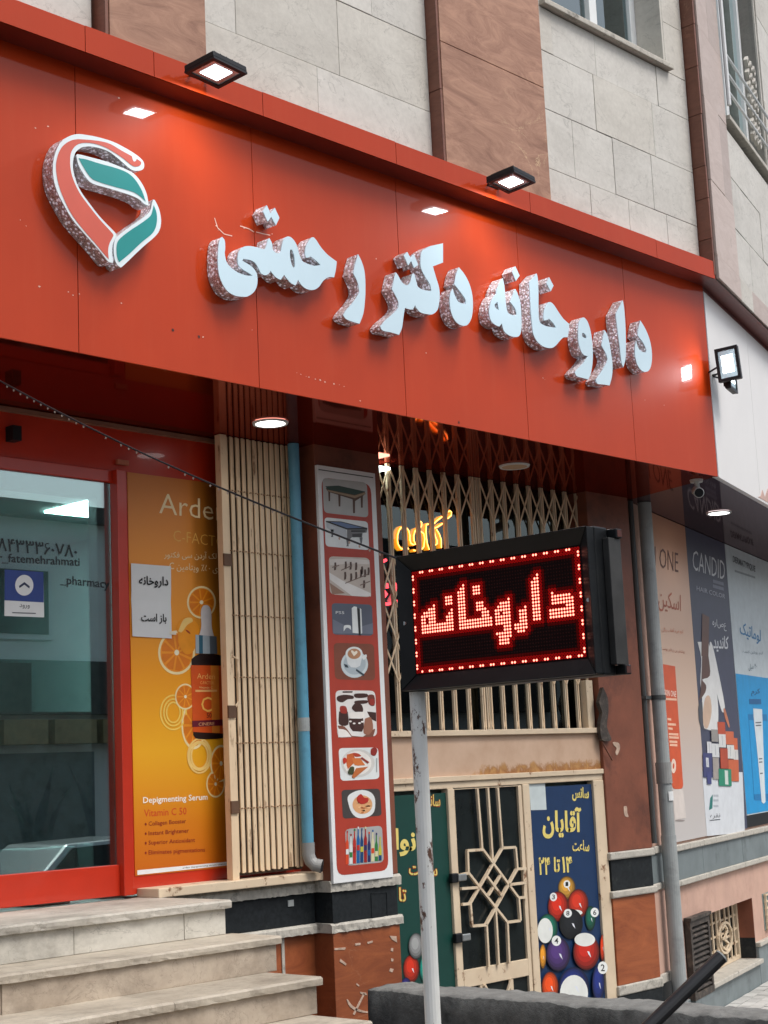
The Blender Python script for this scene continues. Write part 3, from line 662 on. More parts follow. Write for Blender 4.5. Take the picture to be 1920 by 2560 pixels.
letter(w2, Cc, '905,165c 938,228c 965,192c 975,190c 1018,300c 975,330c 945,258c 915,305c 868,200c', n=1)
letter(w2, Cc, '1440,325c 1500,400 1550,500 1580,620 1585,750 1570,850 1530,920 1480,930 1420,900 1370,820 1345,700 1350,600 1375,545c 1400,620 1440,685 1510,705c 1505,650 1445,565 1392,500c 1410,400')
w1_ = thing('raised_word', 'rightmost raised white word, the longest one, ending near the corner flood', 'lettering', (9.0, 0, 4.0), 'raised white words on the red sign')
letter(w1_, D, '490,290c 515,400 530,560 545,720 570,830 620,870 690,885c 710,860 690,780 650,720 610,665c 640,590 690,460c 730,540 770,670 785,850 790,1020 780,1150 740,1220 660,1225 580,1195 510,1130 475,1010c 440,1060c 380,1040 310,980 275,870 280,750 320,620 385,540c 392,470 420,410 460,330', '405,665c 430,800c 385,770 360,720')
letter(w1_, D, '690,100c 760,250c 700,335c 640,190c', n=1)
letter(w1_, D, '1030,215c 1050,300 1060,500 1060,700 1065,900 1080,980 1110,1020 1200,1060 1340,1080c 1300,1010 1230,935c 1180,960 1150,960 1145,880 1160,780 1195,700 1240,670 1300,710 1380,830 1460,940 1550,1020c 1545,1120 1525,1230c 1460,1235 1400,1290 1330,1370 1260,1405 1150,1385 1050,1310 985,1200 960,1050 940,800 925,550 915,345c')
letter(w1_, D, '1230,275c 1300,410c 1255,500c 1190,370c', n=1)
letter(w1_, E_, '430,405 490,450 535,560 565,700 585,900 585,1100 560,1280 520,1395c 420,1370 330,1340 300,1285c 350,1220 430,1140 505,1025c 430,990 385,900 355,760 355,600 370,470', '415,660c 445,655 480,700 485,735c 450,730 415,700')
letter(w1_, E_, '775,605c 820,690 855,830 880,980 900,1150 895,1330 855,1490c 750,1475 660,1460 635,1395c 690,1320 780,1180 820,1090 815,1040 790,970 725,855c 750,720')
letter(w1_, E_, '1065,130c 1085,250 1105,500 1115,800 1110,1050 1075,1200c 1045,1120 1020,900 985,640 960,420 955,345c')
letter(w1_, E_, '1345,455c 1410,560 1470,690 1510,830 1530,980 1525,1130 1490,1240 1430,1275 1360,1250 1300,1160 1265,1030 1260,900 1278,770c 1300,860 1350,940 1430,965c 1440,920 1385,800 1302,690c 1315,580')
em = thing('pharmacy_emblem', 'raised emblem of a red crook with two teal leaves edged in white', 'emblem', (4.5, 0, 3.9))
def leafpiece(nm, outer, inner, mat):
    q = A.uv(FL, smooth(parse(outer), 4)); mb = MB(); mb.prism(FY(0), q, .004, DL-.004, M_cry, cap=False); p = build(nm, mb, em)
    mb = MB(); mb.prism(FY(0), q, DL-.008, DL, M_ewhite); o = build('white_edge', mb, p)
    q2 = A.uv(FL, smooth(parse(inner), 4)); mb = MB(); mb.sheet(FY(0), q2, DL+.0015, mat); build('colour_field', mb, p)
leafpiece('crook', '960,1645c 900,1625 800,1500 640,1320 480,1130 380,960 300,800 255,640 250,480 275,350 330,230 420,155 530,120 650,130 800,160 960,210 1100,280 1230,360 1310,430 1330,490 1310,540 1240,555 1170,535 1080,460 1000,390 900,320 780,280 680,265 600,275 540,310 510,350 490,420 485,500 500,600 540,720 600,830 680,940 780,1070 880,1180 960,1260 1000,1310 990,1350 960,1420 950,1500 955,1580',
    '908,1605c 850,1540 760,1430 620,1270 480,1090 390,920 320,740 285,560 290,430 330,310 400,230 500,185 620,185 780,200 920,235 1050,310 1150,365 1180,380c 1200,440 1225,440 1240,415c 1290,450 1280,490 1230,505 1180,490 1080,410 960,330 850,270 720,230 600,225 520,255 465,330 450,430 460,560 500,690 570,830 680,980 800,1130 900,1240 960,1310 950,1350 915,1420 900,1500', M_ered)
leafpiece('leaf', '525,365c 560,360 700,395 900,450 1100,530 1210,590 1300,700 1360,830 1385,970c 1330,945 1250,880 1100,820 900,760 760,720 680,680 610,590 550,480', '550,405c 640,420 800,470 1000,525 1130,580 1220,660 1300,790 1345,920c 1270,850 1180,800 1000,750 800,690 700,640 620,530', M_eteal)
leafpiece('leaf', '1435,895c 1460,910 1510,1020 1530,1150 1510,1260 1450,1340 1300,1470 1080,1680 1040,1690 1000,1650 975,1560 970,1450 990,1360 1050,1300 1200,1190 1330,1100 1400,1030 1420,960', '1440,960c 1475,1060 1475,1180 1430,1290 1300,1400 1140,1550 1030,1640c 1005,1570 1000,1450 1030,1370 1150,1270 1300,1170 1400,1090 1430,1010', M_eteal)
# scuffs and rivet holes on the sign face
m = MB(); chip = plain('chipped_paint', (.72, .45, .36), .7, var=.2)
for px, py in ((540, 565), (545, 575), (610, 570), (630, 578), (680, 585), (820, 640), (50, 550), (65, 565), (88, 320), (120, 316), (98, 716), (170, 730), (182, 738), (198, 735), (303, 758), (507, 843), (508, 842), (742, 932), (765, 941), (800, 950), (835, 960), (900, 1002), (752, 936), (772, 943), (788, 948), (812, 955), (848, 962), (860, 966), (1357, 945), (1362, 949), (1612, 1000), (1660, 1013), (1065, 882), (630, 825), (940, 647), (297, 245), (390, 282)):
    u, v = F0.uv(px, py); r = random.uniform(.002, .0055); q = [(u+r*random.uniform(.6, 1.8)*math.cos(a), v+r*random.uniform(.5, 1.1)*math.sin(a)) for a in (.2, 1.3, 2.2, 3.4, 4.4, 5.4)]; m.sheet(F0, q, .0012, chip)
for pts in (((536, 545), (544, 570), (560, 585), (580, 590)), ((600, 565), (622, 572), (635, 580)), ((640, 580), (660, 585), (675, 588))):
    q = [F0.uv(*p) for p in pts]
    for a, b in zip(q, q[1:]): m.bar(F0, a, b, .005, .0, .0014, chip)
for px, py in ((1147, 1056), (432, 825), (497, 842)):
    u, v = F0.uv(px, py); m.sheet(F0, ell(u, v, .008, .008, 10), .0012, M_gap)
build_split('scuff', m, sg)
# ================================================================== LAMPS
def arealight(parent, loc, direction, size, power, color=(1, 1, 1), spot=None):
    L = bpy.data.lights.new('lamp_light', 'SPOT' if spot else 'AREA'); L.energy = power; L.color = color
    if spot: L.spot_size = R(spot); L.spot_blend = .6; L.shadow_soft_size = size
    else: L.shape = 'SQUARE'; L.size = size
    o = bpy.data.objects.new('lamp_light', L); col.objects.link(o); o.parent = parent
    o.location = Vector(loc)-LOC[parent.name]; o.rotation_euler = Vector(direction).to_track_quat('-Z', 'Y').to_euler(); return o
def flood(label, c, ax, ay, sx, sy, arm, power, group=None):
    """slim flood lamp: centre of the lens c, in-plane axes ax, ay; the lens looks along ax x ay"""
    c, ax, ay = Vector(c), Vector(ax).normalized(), Vector(ay).normalized(); n = ax.cross(ay).normalized(); ay = n.cross(ax)
    t = thing('flood_light', label, 'flood light', c, group)
    def hx(mb, a0, a1, b0, b1, n0, n1, mat):
        q = lambda a, b, k: tuple(c+ax*a+ay*b+n*k); mb.hexa([q(a0, b0, n0), q(a1, b0, n0), q(a1, b1, n0), q(a0, b1, n0), q(a0, b0, n1), q(a1, b0, n1), q(a1, b1, n1), q(a0, b1, n1)], mat)
    mb = MB(); hx(mb, -sx, sx, -sy, sy, -.035, -.002, M_dark); build('housing', mb, t, bev=.006)
    mb = MB()
    for a in ((-sx, sx, -sy, -sy+.022), (-sx, sx, sy-.022, sy), (-sx, -sx+.022, -sy+.022, sy-.022), (sx-.022, sx, -sy+.022, sy-.022)): hx(mb, *a, -.004, .008, M_dark)
    build('lens_frame', mb, t)
    k = MB(); hx(k, -sx+.022, sx-.022, -sy+.022, sy-.022, -.001, .001, plain('lamp_reflector', (.55, .7, .75), .25, metal=.6, var=.05)); build('reflector', k, t)
    mb = MB(); hx(mb, -sx*.5, sx*.5, -sy*.52, sy*.52, .0015, .003, E_flood); build('lens', mb, t)
    for kx in range(5):
        mb = MB(); a = -sx*.7+kx*sx*.35; hx(mb, a-.004, a+.004, -sy*.8, sy*.8, -.052, -.034, M_dark); build('cooling_fin', mb, t)
    mb = MB(); pts = [tuple(c+ax*(-sx*.9)-n*.02), tuple(Vector(arm)-Vector((.05, 0, 0))), tuple(Vector(arm)+Vector((.05, 0, 0))), tuple(c+ax*(sx*.9)-n*.02)]
    mb.tube(pts, .007, M_dark, 6); build('bracket', mb, t)
    arealight(t, c+n*.012, n, min(sx, sy)*1.2, power, (.88, .96, 1.0)); return t
flood('black flood lamp on the sign lip, above the emblem and leftmost', (5.045, -.31, 5.02), (1, .12, 0), (0, -1, .10), .125, .10, (5.06, -.15, 5.05), 5, 'flood lamps on the sign lip')
flood('black flood lamp on the sign lip, above the middle word', (7.41, -.31, 5.03), (1, .12, 0), (0, -1, .10), .125, .10, (7.43, -.15, 5.05), 5, 'flood lamps on the sign lip')
flood('square flood lamp at the end of the red sign, turned to the letters', (10.03, -.17, 4.335), (.25, -1, .06), (0, 0, 1), .085, .125, (10.09, .02, 4.30), 2.2)
flood('dark unlit looking flood lamp behind the corner one, facing the wing', (10.20, -.10, 4.30), (.95, .30, 0), (0, 0, 1), .11, .13, (10.17, .03, 4.30), .8)
def downlight(label, px, py, lit):
    c = onZ(px, py, ZS); t = thing('downlight', label, 'downlight', c, 'round lights in the soffit')
    mb = MB(); n = 32
    ring = lambda r, z: [(c.x+r*math.cos(2*math.pi*k/n), c.y+r*math.sin(2*math.pi*k/n), z) for k in range(n)]
    a, b, d = ring(.105, ZS), ring(.10, ZS-.012), ring(.086, ZS-.010)
    mb.add(a+b+d, [(i, (i+1) % n, n+(i+1) % n, n+i) for i in range(n)]+[(n+i, n+(i+1) % n, 2*n+(i+1) % n, 2*n+i) for i in range(n)], M_alu); build('rim', mb, t)
    mb = MB(); mb.add(ring(.087, ZS-.0095), [tuple(range(n))], E_down if lit else plain('yellowed_diffuser', (.55, .38, .24), .5, var=.04)); build('diffuser', mb, t)
    if lit: arealight(t, (c.x, c.y, ZS-.02), (0, 0, -1), .08, 2.2, (1, .95, .85), spot=140)
downlight('lit round downlight in front of the folded gate', 676, 1056, True)
downlight('unlit yellowed round downlight above the scissor gate', 1286, 1164, False)
downlight('lit round downlight by the navy poster at right', 1797, 1281, True)
# surveillance camera under the soffit
c = onZ(1741, 1200, ZS); t = thing('security_camera', 'white bullet security camera under the soffit near the corner', 'camera', (c.x, c.y, ZS-.15))
mw = plain('white_plastic', (.62, .64, .63), .4, var=.04)
mb = MB(); mb.tube([(c.x, c.y, ZS+.002), (c.x, c.y, ZS-.018)], [.05, .045], mw, 16); build('mount', mb, t)
mb = MB(); mb.tube([(c.x, c.y, ZS-.018), (c.x-.005, c.y-.01, ZS-.07)], .018, mw, 10); build('arm', mb, t)
a = Vector((c.x, c.y, ZS-.085)); d = Vector((-.75, -.62, -.28)).normalized()
mb = MB(); mb.tube([a-d*.05, a-d*.045, a+d*.085, a+d*.09], [.028, .036, .038, .034], mw, 18); bo = build('body', mb, t, smooth_sh=False)
mb = MB(); mb.tube([a+d*.0905, a+d*.092], .033, M_dark, 18); build('lens', mb, bo)
# ================================================================== PHARMACY FRONT
Y1 = 1.12; FS = FY(Y1)
pf = thing('glass_entrance', 'red framed glass entrance at the top of the steps', 'shopfront', (4.6, Y1, .92))
ZH = 3.26
DX = 5.44                                        # right edge of the door glass
m = MB(); m.box(2.0, 6.8, Y1, Y1+.06, ZH, ZS, M_redlow); build('header_panel', m, pf)
m = MB(); m.box(2.0, 6.25, Y1-.03, Y1, ZS-.028, ZS-.004, plain('rusty_trim', (.25, .12, .075), .5, var=.2)); build('soffit_trim', m, pf)
m = MB(); m.box(2.0, DX, Y1-.008, Y1+.05, 3.19, ZH, M_redlow); build('top_rail', m, pf, bev=.004)
m = MB(); m.box(2.0, DX, Y1-.012, Y1+.05, .925, 1.09, M_redlow); build('bottom_rail', m, pf, bev=.004)
m = MB(); m.box(DX, DX+.065, Y1-.05, Y1+.05, .925, ZH, M_redlow); mu = build('mullion', m, pf, bev=.004)
m = MB(); m.box(DX+.065, 6.8, Y1, Y1+.05, .925, ZH, M_redlow); build('side_panel', m, pf)
m = MB(); m.box(DX-.09, DX-.001, Y1+.02, Y1+.10, 1.09, 3.19, M_dark); build('door_edge', m, pf)
m = MB(); m.box(2.0, DX, Y1+.02, Y1+.10, 3.10, 3.19, M_dark); build('door_track', m, pf)
m = MB(); m.box(2.0, DX-.002, Y1+.012, Y1+.018, 1.09, 3.19, G_door); build('glass_pane', m, pf)
m = MB(); m.box(4.745, 4.80, Y1-.07, Y1-.001, 3.34, 3.42, M_dark); build('door_sensor', m, pf)
u, v = FS.uv(303, 1158); m = MB(); m.box(u-.04, u+.04, Y1-.02, Y1-.001, v-.012, v+.016, ink(190, 110, 80)); build('hinge_cover', m, pf)
# lettering on the glass
CG = Crop(0, 1120, .21696); gk = ink(14, 26, 28); FG = FY(Y1+.011)
m = MB(); tpx(m, FG, CG, '۰۹۱۸۴۳۳۳۶۰۷۸۰', (-230, 1000), (890, 1110), (-230, 1165), 0, gk, .012)
tpx(m, FG, CG, 'dr_fatemehrahmati', (-95, 1205), (918, 1265), (-95, 1322), 0, gk, .012)
tpx(m, FG, CG, '_pharmacy', (695, 1462), (1262, 1520), (695, 1595), 0, gk, .012); build_split('lettering', m, pf)
stk = thing('entry_sticker', 'blue and white entry sticker with an arrow on the glass door', 'sticker', (FG.uv(*CG(270, 1900))[0], Y1, FG.uv(*CG(270, 1950))[1]))
def quad(cr, pl, *ps): return [pl.uv(*cr(*p)) for p in ps]
m = MB(); m.sheet(FG, quad(CG, FG, (52, 1400), (498, 1430), (508, 1952), (50, 1935)), .001, M_board); build('sheet', m, stk)
m = MB(); m.sheet(FG, quad(CG, FG, (52, 1400), (498, 1430), (502, 1780), (50, 1755)), .0016, ink(36, 62, 132))
m.sheet(FG, CG.uv(FG, ell(277, 1582, 105, 120)), .0022, M_board)
m.prism(FG, quad(CG, FG, (278, 1545), (340, 1595), (335, 1620), (278, 1575), (222, 1615), (216, 1590)), .0022, .0028, ink(30, 45, 80))
tpx(m, FG, CG, 'ورود', (222, 1795), (340, 1800), (222, 1850), .0022, ink(40, 44, 50)); m.bar(FG, FG.uv(*CG(140, 1898)), FG.uv(*CG(410, 1906)), .005, .0016, .0022, ink(70, 74, 80)); build('print', m, stk)
# interior
room = thing('pharmacy_interior', 'dim pharmacy room seen through the glass door', 'room', (4, 4, .9))
m = MB(); m.box(1.0, 7.2, 1.2, 8, .84, .90, plain('floor_tile', (.22, .24, .23), .3, var=.1)); build('floor', m, room)
m = MB(); m.box(1.0, 7.2, 1.25, 8, 3.30, 3.36, plain('room_ceiling', (.42, .50, .50), .8, var=.03)); build('ceiling', m, room)
m = MB(); m.box(1.0, 7.2, 8, 8.05, .9, 3.3, M_room); m.box(7.0, 7.2, 1.3, 8, .9, 3.3, M_room); m.box(1.0, 1.05, 1.3, 8, .9, 3.3, M_room); build('wall', m, room)
M_shelf = plain('shelf_unit', (.03, .034, .032), .6, var=.5, vs=2)
for k in range(3):
    m = MB(); m.box(4.9, 6.6, 3.6+k*1.3, 4.0+k*1.3, .9, 2.4, M_shelf); build('shelf', m, room)
m = MB(); m.box(2.0, 6.9, 2.3, 2.7, .9, 1.98, M_shelf); build('added_dark_block', m, room)  # dark block added so the lower half of the door glass looks dark
for px, py in ((25, 1183), (275, 1274)):
    c = onZ(px, py, 3.29); m = MB(); m.box(c.x-.3, c.x+.3, c.y-.3, c.y+.3, 3.285, 3.299, E_panel); build('ceiling_light', m, room)
def snakeplant(label, px, wpx):
    u, v = FY(1.42).uv(px, 2225); t = thing('potted_plant', label, 'plant', (u, 1.42, .9))
    a = wpx/2
    m = MB(); m.hexa([(u-a*.85, 1.42-a*.8, .9), (u+a*.85, 1.42-a*.8, .9), (u+a*.85, 1.42+a*.8, .9), (u-a*.85, 1.42+a*.8, .9), (u-a, 1.42-a, 1.2), (u+a, 1.42-a, 1.2), (u+a, 1.42+a, 1.2), (u-a, 1.42+a, 1.2)], M_pot); build('planter', m, t, bev=.01)
    rnd = random.Random(px)
    for k in range(8):
        dx, dy = rnd.uniform(-.16, .16), rnd.uniform(-.05, .05); h = rnd.uniform(.22, .46); w_ = rnd.uniform(.018, .028); bx = u+dx*.3; by = 1.42+dy
        m = MB(); q = []
        for i in range(6):
            tt = i/5; ww = w_*(1+.6*math.sin(tt*2.4))*(1-tt**3); cx = bx+dx*tt*tt*1.1; q.append((cx-ww, by, 1.17+h*tt)); q.append((cx+ww, by+.012, 1.17+h*tt))
        m.add(q, [(2*i, 2*i+1, 2*i+3, 2*i+2) for i in range(5)], M_leaf); build('leaf', m, t)
snakeplant('snake plant in a white planter, further left behind the glass', 95, .30)
snakeplant('snake plant in a white planter beside the red mullion', 262, .22)
# ------------------------------------------------------------------ orange poster
m0, t0, b0 = newmat('orange_poster_print'); b0.inputs['Roughness'].default_value = .35
tc = t0.nodes.new('ShaderNodeTexCoord'); sx = t0.nodes.new('ShaderNodeSeparateXYZ'); t0.links.new(tc.outputs['Generated'], sx.inputs[0])
r1 = ramp(t0, sx.outputs['Z'], [(0, (.52, .12, .006)), (.12, (.66, .20, .008)), (.3, (.88, .42, .015)), (.5, (.90, .34, .010)), (.75, (.84, .34, .035)), (1, (.58, .20, .02))]).outputs[0]
r2 = ramp(t0, sx.outputs['X'], [(.0, 1.0), (.6, 1.0), (.66, .62), (1, .30)]).outputs[0]
top = ramp(t0, sx.outputs['Z'], [(.52, 0.0), (.75, 1.0)]).outputs[0]
t0.links.new(mixc(t0, top, r1, mixc(t0, 1.0, r1, mixc(t0, .35, r2, (1, .7, .45), 'MULTIPLY'), 'MULTIPLY')), b0.inputs['Base Color'])
PO = FY(Y1-.004)
po = thing('serum_poster', 'tall orange poster with dropper bottle and orange slices', 'poster', (5.9, Y1, 1.0))
q = [PO.uv(*p) for p in ((318, 1180), (343, 2190))]; px0, pz1 = q[0]; pz0 = q[1][1]
m = MB(); m.pbox(FY(Y1), px0, 6.3, pz0, pz1, .0, .004, m0); build('sheet', m, po)
H1, H2 = Crop(300, 1160, .22607), Crop(300, 1640, .27125)
m = MB(); cream = ink(244, 222, 176); gold = ink(232, 178, 86)
tpx(m, PO, H1, 'Arden', (432, 318), (1165, 420), (432, 545), .0012, cream, -.004, clip=(0, 1))
tpx(m, PO, H1, 'C-FACTOR', (590, 730), (1240, 820), (590, 850), .0012, gold, -.012)
tpx(m, PO, H1, 'لک آردن سی فکتور', (486, 955), (1065, 975), (486, 1052), .0012, cream, .002)
tpx(m, PO, H1, 'ی ۵۰٪ ویتامین C', (545, 1085), (1080, 1120), (545, 1185), .0012, cream, .002)
build_split('lettering', m, po)
def orange(cr, cx, cy, rx, ry, o):
    m.sheet(PO, cr.uv(PO, ell(cx, cy, rx, ry, 36)), o, ink(250, 226, 168)); m.sheet(PO, cr.uv(PO, ell(cx, cy, rx*.88, ry*.88, 36)), o+.0003, ink(240, 150, 30))
    for k in range(9):
        a = 2*math.pi*k/9; d = 2*math.pi/9*.40
        m.sheet(PO, cr.uv(PO, [(cx+rx*.12*math.cos(a), cy+ry*.12*math.sin(a)), (cx+rx*.80*math.cos(a-d), cy+ry*.80*math.sin(a-d)), (cx+rx*.85*math.cos(a), cy+ry*.85*math.sin(a)), (cx+rx*.80*math.cos(a+d), cy+ry*.80*math.sin(a+d))]), o+.0006, ink(224, 122, 14))
    m.sheet(PO, cr.uv(PO, ell(cx, cy, rx*.13, ry*.13, 12)), o+.0009, ink(252, 238, 200))
def ring_(cr, cx, cy, rx, ry, wd, o, mat):
    q1, q2 = ell(cx, cy, rx, ry, 30), ell(cx, cy, rx-wd, ry-wd, 30); a, b = cr.uv(PO, q1), cr.uv(PO, q2); n = 30
    m.add([PO.P(u, v, o) for u, v in a+b], [(i, n+i, n+(i+1) % n, (i+1) % n) for i in range(n)], mat)
m = MB(); orange(H1, 900, 1530, 160, 180, .0008); orange(H1, 625, 2085, 205, 245, .001); orange(H2, 600, 375, 95, 120, .0022)
orange(H2, 680, 640, 115, 220, .0012); orange(H2, 880, 1180, 85, 125, .0008); orange(H2, 930, 990, 100, 170, .0012)
m.sheet(PO, H1.uv(PO, smooth(parse('640,1880c 620,1800 680,1710 780,1700 870,1800 850,1960 800,2080 720,2100 650,2000'), 4)), .0026, ink(238, 150, 20))
m.sheet(PO, H1.uv(PO, smooth(parse('640,1850c 700,1720 780,1700 800,1740 740,1780 680,1860'), 4)), .0030, ink(246, 206, 120))
m.sheet(PO, H1.uv(PO, smooth(parse('720,1830 760,1850 775,1880 740,1860'), 4)), .0030, ink(170, 60, 15))
for k, (rx, ry) in enumerate(((125, 165), (95, 130), (70, 100))): ring_(H2, 490, 520, rx, ry, 14, .0016+k*.0002, ink(250, 208, 96))
for k, (rx, ry) in enumerate(((115, 165), (85, 125), (105, 140))): ring_(H2, 730, 920, rx, ry, 16, .003+k*.0002, ink(246, 206, 120))
build('orange_slices', m, po)
m = MB(); dk = ink(34, 16, 12)
m.sheet(PO, H2.uv(PO, smooth(parse('655,30c 690,0 730,-20c 860,-20c 935,0 950,50c 960,720c 930,760 720,765 672,730c'), 4)), .0036, dk)
m.sheet(PO, quad(H2, PO, (648, 85), (952, 90), (958, 715), (668, 700)), .0040, ink(214, 84, 24))
m.sheet(PO, quad(H2, PO, (830, 88), (905, 90), (915, 712), (845, 708)), .0043, ink(226, 132, 44))
m.sheet(PO, quad(H2, PO, (660, 598), (955, 585), (956, 640), (662, 655)), .0046, ink(104, 22, 42))
m.sheet(PO, H1.uv(PO, smooth(parse('870,1900c 895,1800 890,1650 905,1580 940,1560 985,1580 1005,1650 1010,1800 1035,1905c'), 4)), .0036, ink(214, 210, 208))
m.sheet(PO, quad(H1, PO, (830, 1888), (1062, 1908), (1070, 2100), (832, 2095)), .0040, ink(170, 184, 190))
m.sheet(PO, quad(H1, PO, (868, 1892), (910, 1896), (912, 2097), (870, 2096)), .0043, ink(48, 100, 122))
m.sheet(PO, quad(H1, PO, (985, 1902), (1062, 1908), (1070, 2100), (990, 2099)), .0043, ink(98, 108, 116))
tpx(m, PO, H2, 'Arden', (705, 160), (870, 165), (705, 210), .0046, ink(244, 178, 98)); tpx(m, PO, H2, 'C-FACTOR', (735, 232), (860, 235), (735, 260), .0046, ink(244, 178, 98)); tpx(m, PO, H2, 'Vitamin C', (725, 280), (850, 282), (725, 300), .0046, ink(244, 200, 130))
m.bar(PO, PO.uv(*H2(690, 322)), PO.uv(*H2(890, 320)), .012, .0044, .0046, ink(240, 180, 110)); tpx(m, PO, H2, 'C', (745, 375), (840, 378), (745, 515), .0046, ink(250, 190, 90)); tpx(m, PO, H2, '50', (795, 525), (840, 525), (795, 570), .0046, ink(60, 22, 14)); tpx(m, PO, H2, 'CINERE', (720, 615), (865, 608), (720, 645), .0048, ink(228, 170, 120))
build('bottle_picture', m, po)
m = MB(); dr = ink(138, 30, 20)
tpx(m, PO, H2, 'Depigmenting Serum', (212, 1300), (806, 1270), (212, 1375), .0012, ink(246, 240, 226), .014)
tpx(m, PO, H2, 'Vitamin C 50', (220, 1415), (612, 1395), (220, 1482), .0012, ink(206, 66, 30), .004)
for k, (s_, x1, y) in enumerate((('Collagen Booster', 608, 1520), ('Instant Brightener', 634, 1608), ('Superior Antioxidant', 690, 1695), ('Eliminates pigmentations', 782, 1785))):
    tpx(m, PO, H2, s_, (262, y+(6 if k else 6)), (x1, y-20), (262, y+58), .0012, dr, .008); m.sheet(PO, H2.uv(PO, ell(236, y+30, 9, 13, 10)), .0012, dr)
build_split('lettering', m, po)
m = MB(); m.sheet(PO, quad(H2, PO, (158, 1975), (1030, 1892), (1030, 1925), (160, 2018)), .0012, M_board); tpx(m, PO, H2, 'arden depigmenting serum vitamin c', (575, 1945), (1000, 1905), (575, 1965), .0016, ink(60, 60, 60)); build('white_footer', m, po)
# paper notice
pn = thing('paper_notice', 'white paper notice in black print taped over the orange poster', 'notice', (5.7, Y1-.01, 2.33))
PN = FY(Y1-.012); m = MB()
a = quad(H1, PN, (120, 1098), (562, 1130), (572, 1930), (138, 1905)); n = 8; vs = []
for j in range(n+1):
    for i in range(n+1):
        s_, t_ = i/n, j/n; u = (a[0][0]*(1-s_)+a[1][0]*s_)*(1-t_)+(a[3][0]*(1-s_)+a[2][0]*s_)*t_; v = (a[0][1]*(1-s_)+a[1][1]*s_)*(1-t_)+(a[3][1]*(1-s_)+a[2][1]*s_)*t_
        vs.append(PN.P(u, v, .002*math.sin(6*s_+1)*math.cos(5*t_)+(-.003 if j == n//2 else 0)))
m.add(vs, [(j*(n+1)+i, (j+1)*(n+1)+i, (j+1)*(n+1)+i+1, j*(n+1)+i+1) for j in range(n) for i in range(n)], M_paper); build('sheet', m, pn)
m = MB(); bk = ink(16, 18, 20, .8); tpx(m, PN, H1, 'داروخانه', (205, 1235), (530, 1248), (205, 1365), .004, bk, .022); tpx(m, PN, H1, 'باز است', (230, 1650), (510, 1660), (230, 1765), .004, bk, .022); build('print', m, pn)
m = MB(); m.sheet(PN, quad(H1, PN, (545, 1855), (615, 1850), (618, 1890), (548, 1885)), .004, ink(226, 214, 190)); build('tape', m, pn)
# ------------------------------------------------------------------ folded scissor gate
GX0, GX1 = 6.12, 6.70
fg = thing('folded_gate', 'cream folding steel gate pushed together into tight vertical slats', 'gate', (6.48, 1.0, .96))
ns = 25; pitch = (GX1-GX0)/ns
for i in range(ns):
    x = GX0+i*pitch+random.uniform(-.002, .002); y = .985+(.012 if i % 2 else 0)
    m = MB(); wd = .05 if i == 0 else .0172; z0 = .955 if i == 0 else .985+random.uniform(0, .012)
    m.box(x, x+wd, y-(.02 if i == 0 else 0), y+(.03 if i == 0 else .010), z0, ZS-.002, M_gate); build('slat', m, fg, bev=.002)
m = MB(); m.box(GX0+.03, GX1+.01, 1.016, 1.022, .975, ZS-.002, plain('gate_shade', (.045, .024, .014), .8, var=.2)); build('gap_shade_strip', m, fg)  # dark strip puts shade into the gaps between the slats
M_rivet = plain('rusty_rivet', (.30, .17, .09), .5, metal=.2, var=.3)
for z in (1.35, 1.72, 2.1, 2.46, 2.84, 3.2):
    for i in range(1, ns):
        m = MB(); x = GX0+i*pitch+.008; m.tube([(x-.001, .99, z+random.uniform(-.004, .004)), (x-.001, .977, z)], .0042, M_rivet, 7); build('rivet', m, fg)
m = MB(); m.tube([(GX0+.045, .965, 2.22), (GX0+.075, .955, 2.20), (GX0+.078, .955, 1.96), (GX0+.05, .965, 1.92)], .007, M_gate, 8); build('handle', m, fg)
for z in (2.78, 1.90, 1.36):
    m = MB(); m.box(GX0-.004, GX0+.055, .955, .966, z-.035, z+.035, plain('rusty_lock_plate', (.13, .07, .04), .6, metal=.3, var=.3)); build('lock_plate', m, fg)
sill = MB(); sill.box(5.56, 6.80, .93, 1.12, .905, .955, M_cream)
build('gate_sill', sill, None, 'cream rusty steel sill under the folded gate', 'sill', bev=.005)
# wall below the gate with black band
bp_ = MB(); bp_.box(5.55, 6.81, 1.03, 1.3, GZ, .90, M_rstone); low = build('shopfront_base', bp_, bld)
m = MB(); m.box(5.60, 6.80, 1.012, 1.04, .655, .835, M_blk); build('black_band', m, low, bev=.003)
for za, zb in ((.835, .90), (.60, .655)): m = MB(); m.slab(5.60, 6.80, .985, 1.05, za, zb, M_mould, rnd, .005, .02); build('moulding', m, low)
m = MB(); u, v = FY(1.012).uv(726, 2258); m.box(u-.022, u+.022, 1.006, 1.012, v-.018, v+.018, M_greyp); build('name_tag', m, low)
m = MB(); u, v = FY(1.03).uv(706, 2370); m.box(u-.012, u+.012, 1.022, 1.03, .25, .60, M_mould); build('plaster_drip', m, low, bev=.004)
# blue downpipe
bpx = 6.682
dp = thing('blue_downpipe', 'blue plastic downpipe with grey elbow beside the folded gate', 'pipe', (bpx, .93, 1.0))
m = MB(); m.tube([(bpx, .93, 1.10), (bpx, .93, ZS-.002)], .035, M_bluep, 18); build('pipe', m, dp, smooth_sh=False)
m = MB(); m.tube([(bpx, .93, 1.78), (bpx, .93, 1.86)], .037, M_greyp, 18); build('collar', m, dp)
m = MB(); m.tube([(bpx, .93, 1.13), (bpx, .93, 1.06), (bpx+.006, .92, 1.025), (bpx+.02, .90, 1.0), (bpx+.045, .865, .99)], [.039, .039, .038, .038, .04], M_greyd, 18, caps=False); m.tube([(bpx+.0445, .8655, .99), (bpx+.043, .868, .99)], .031, M_dark, 18); el = build('elbow', m, dp)
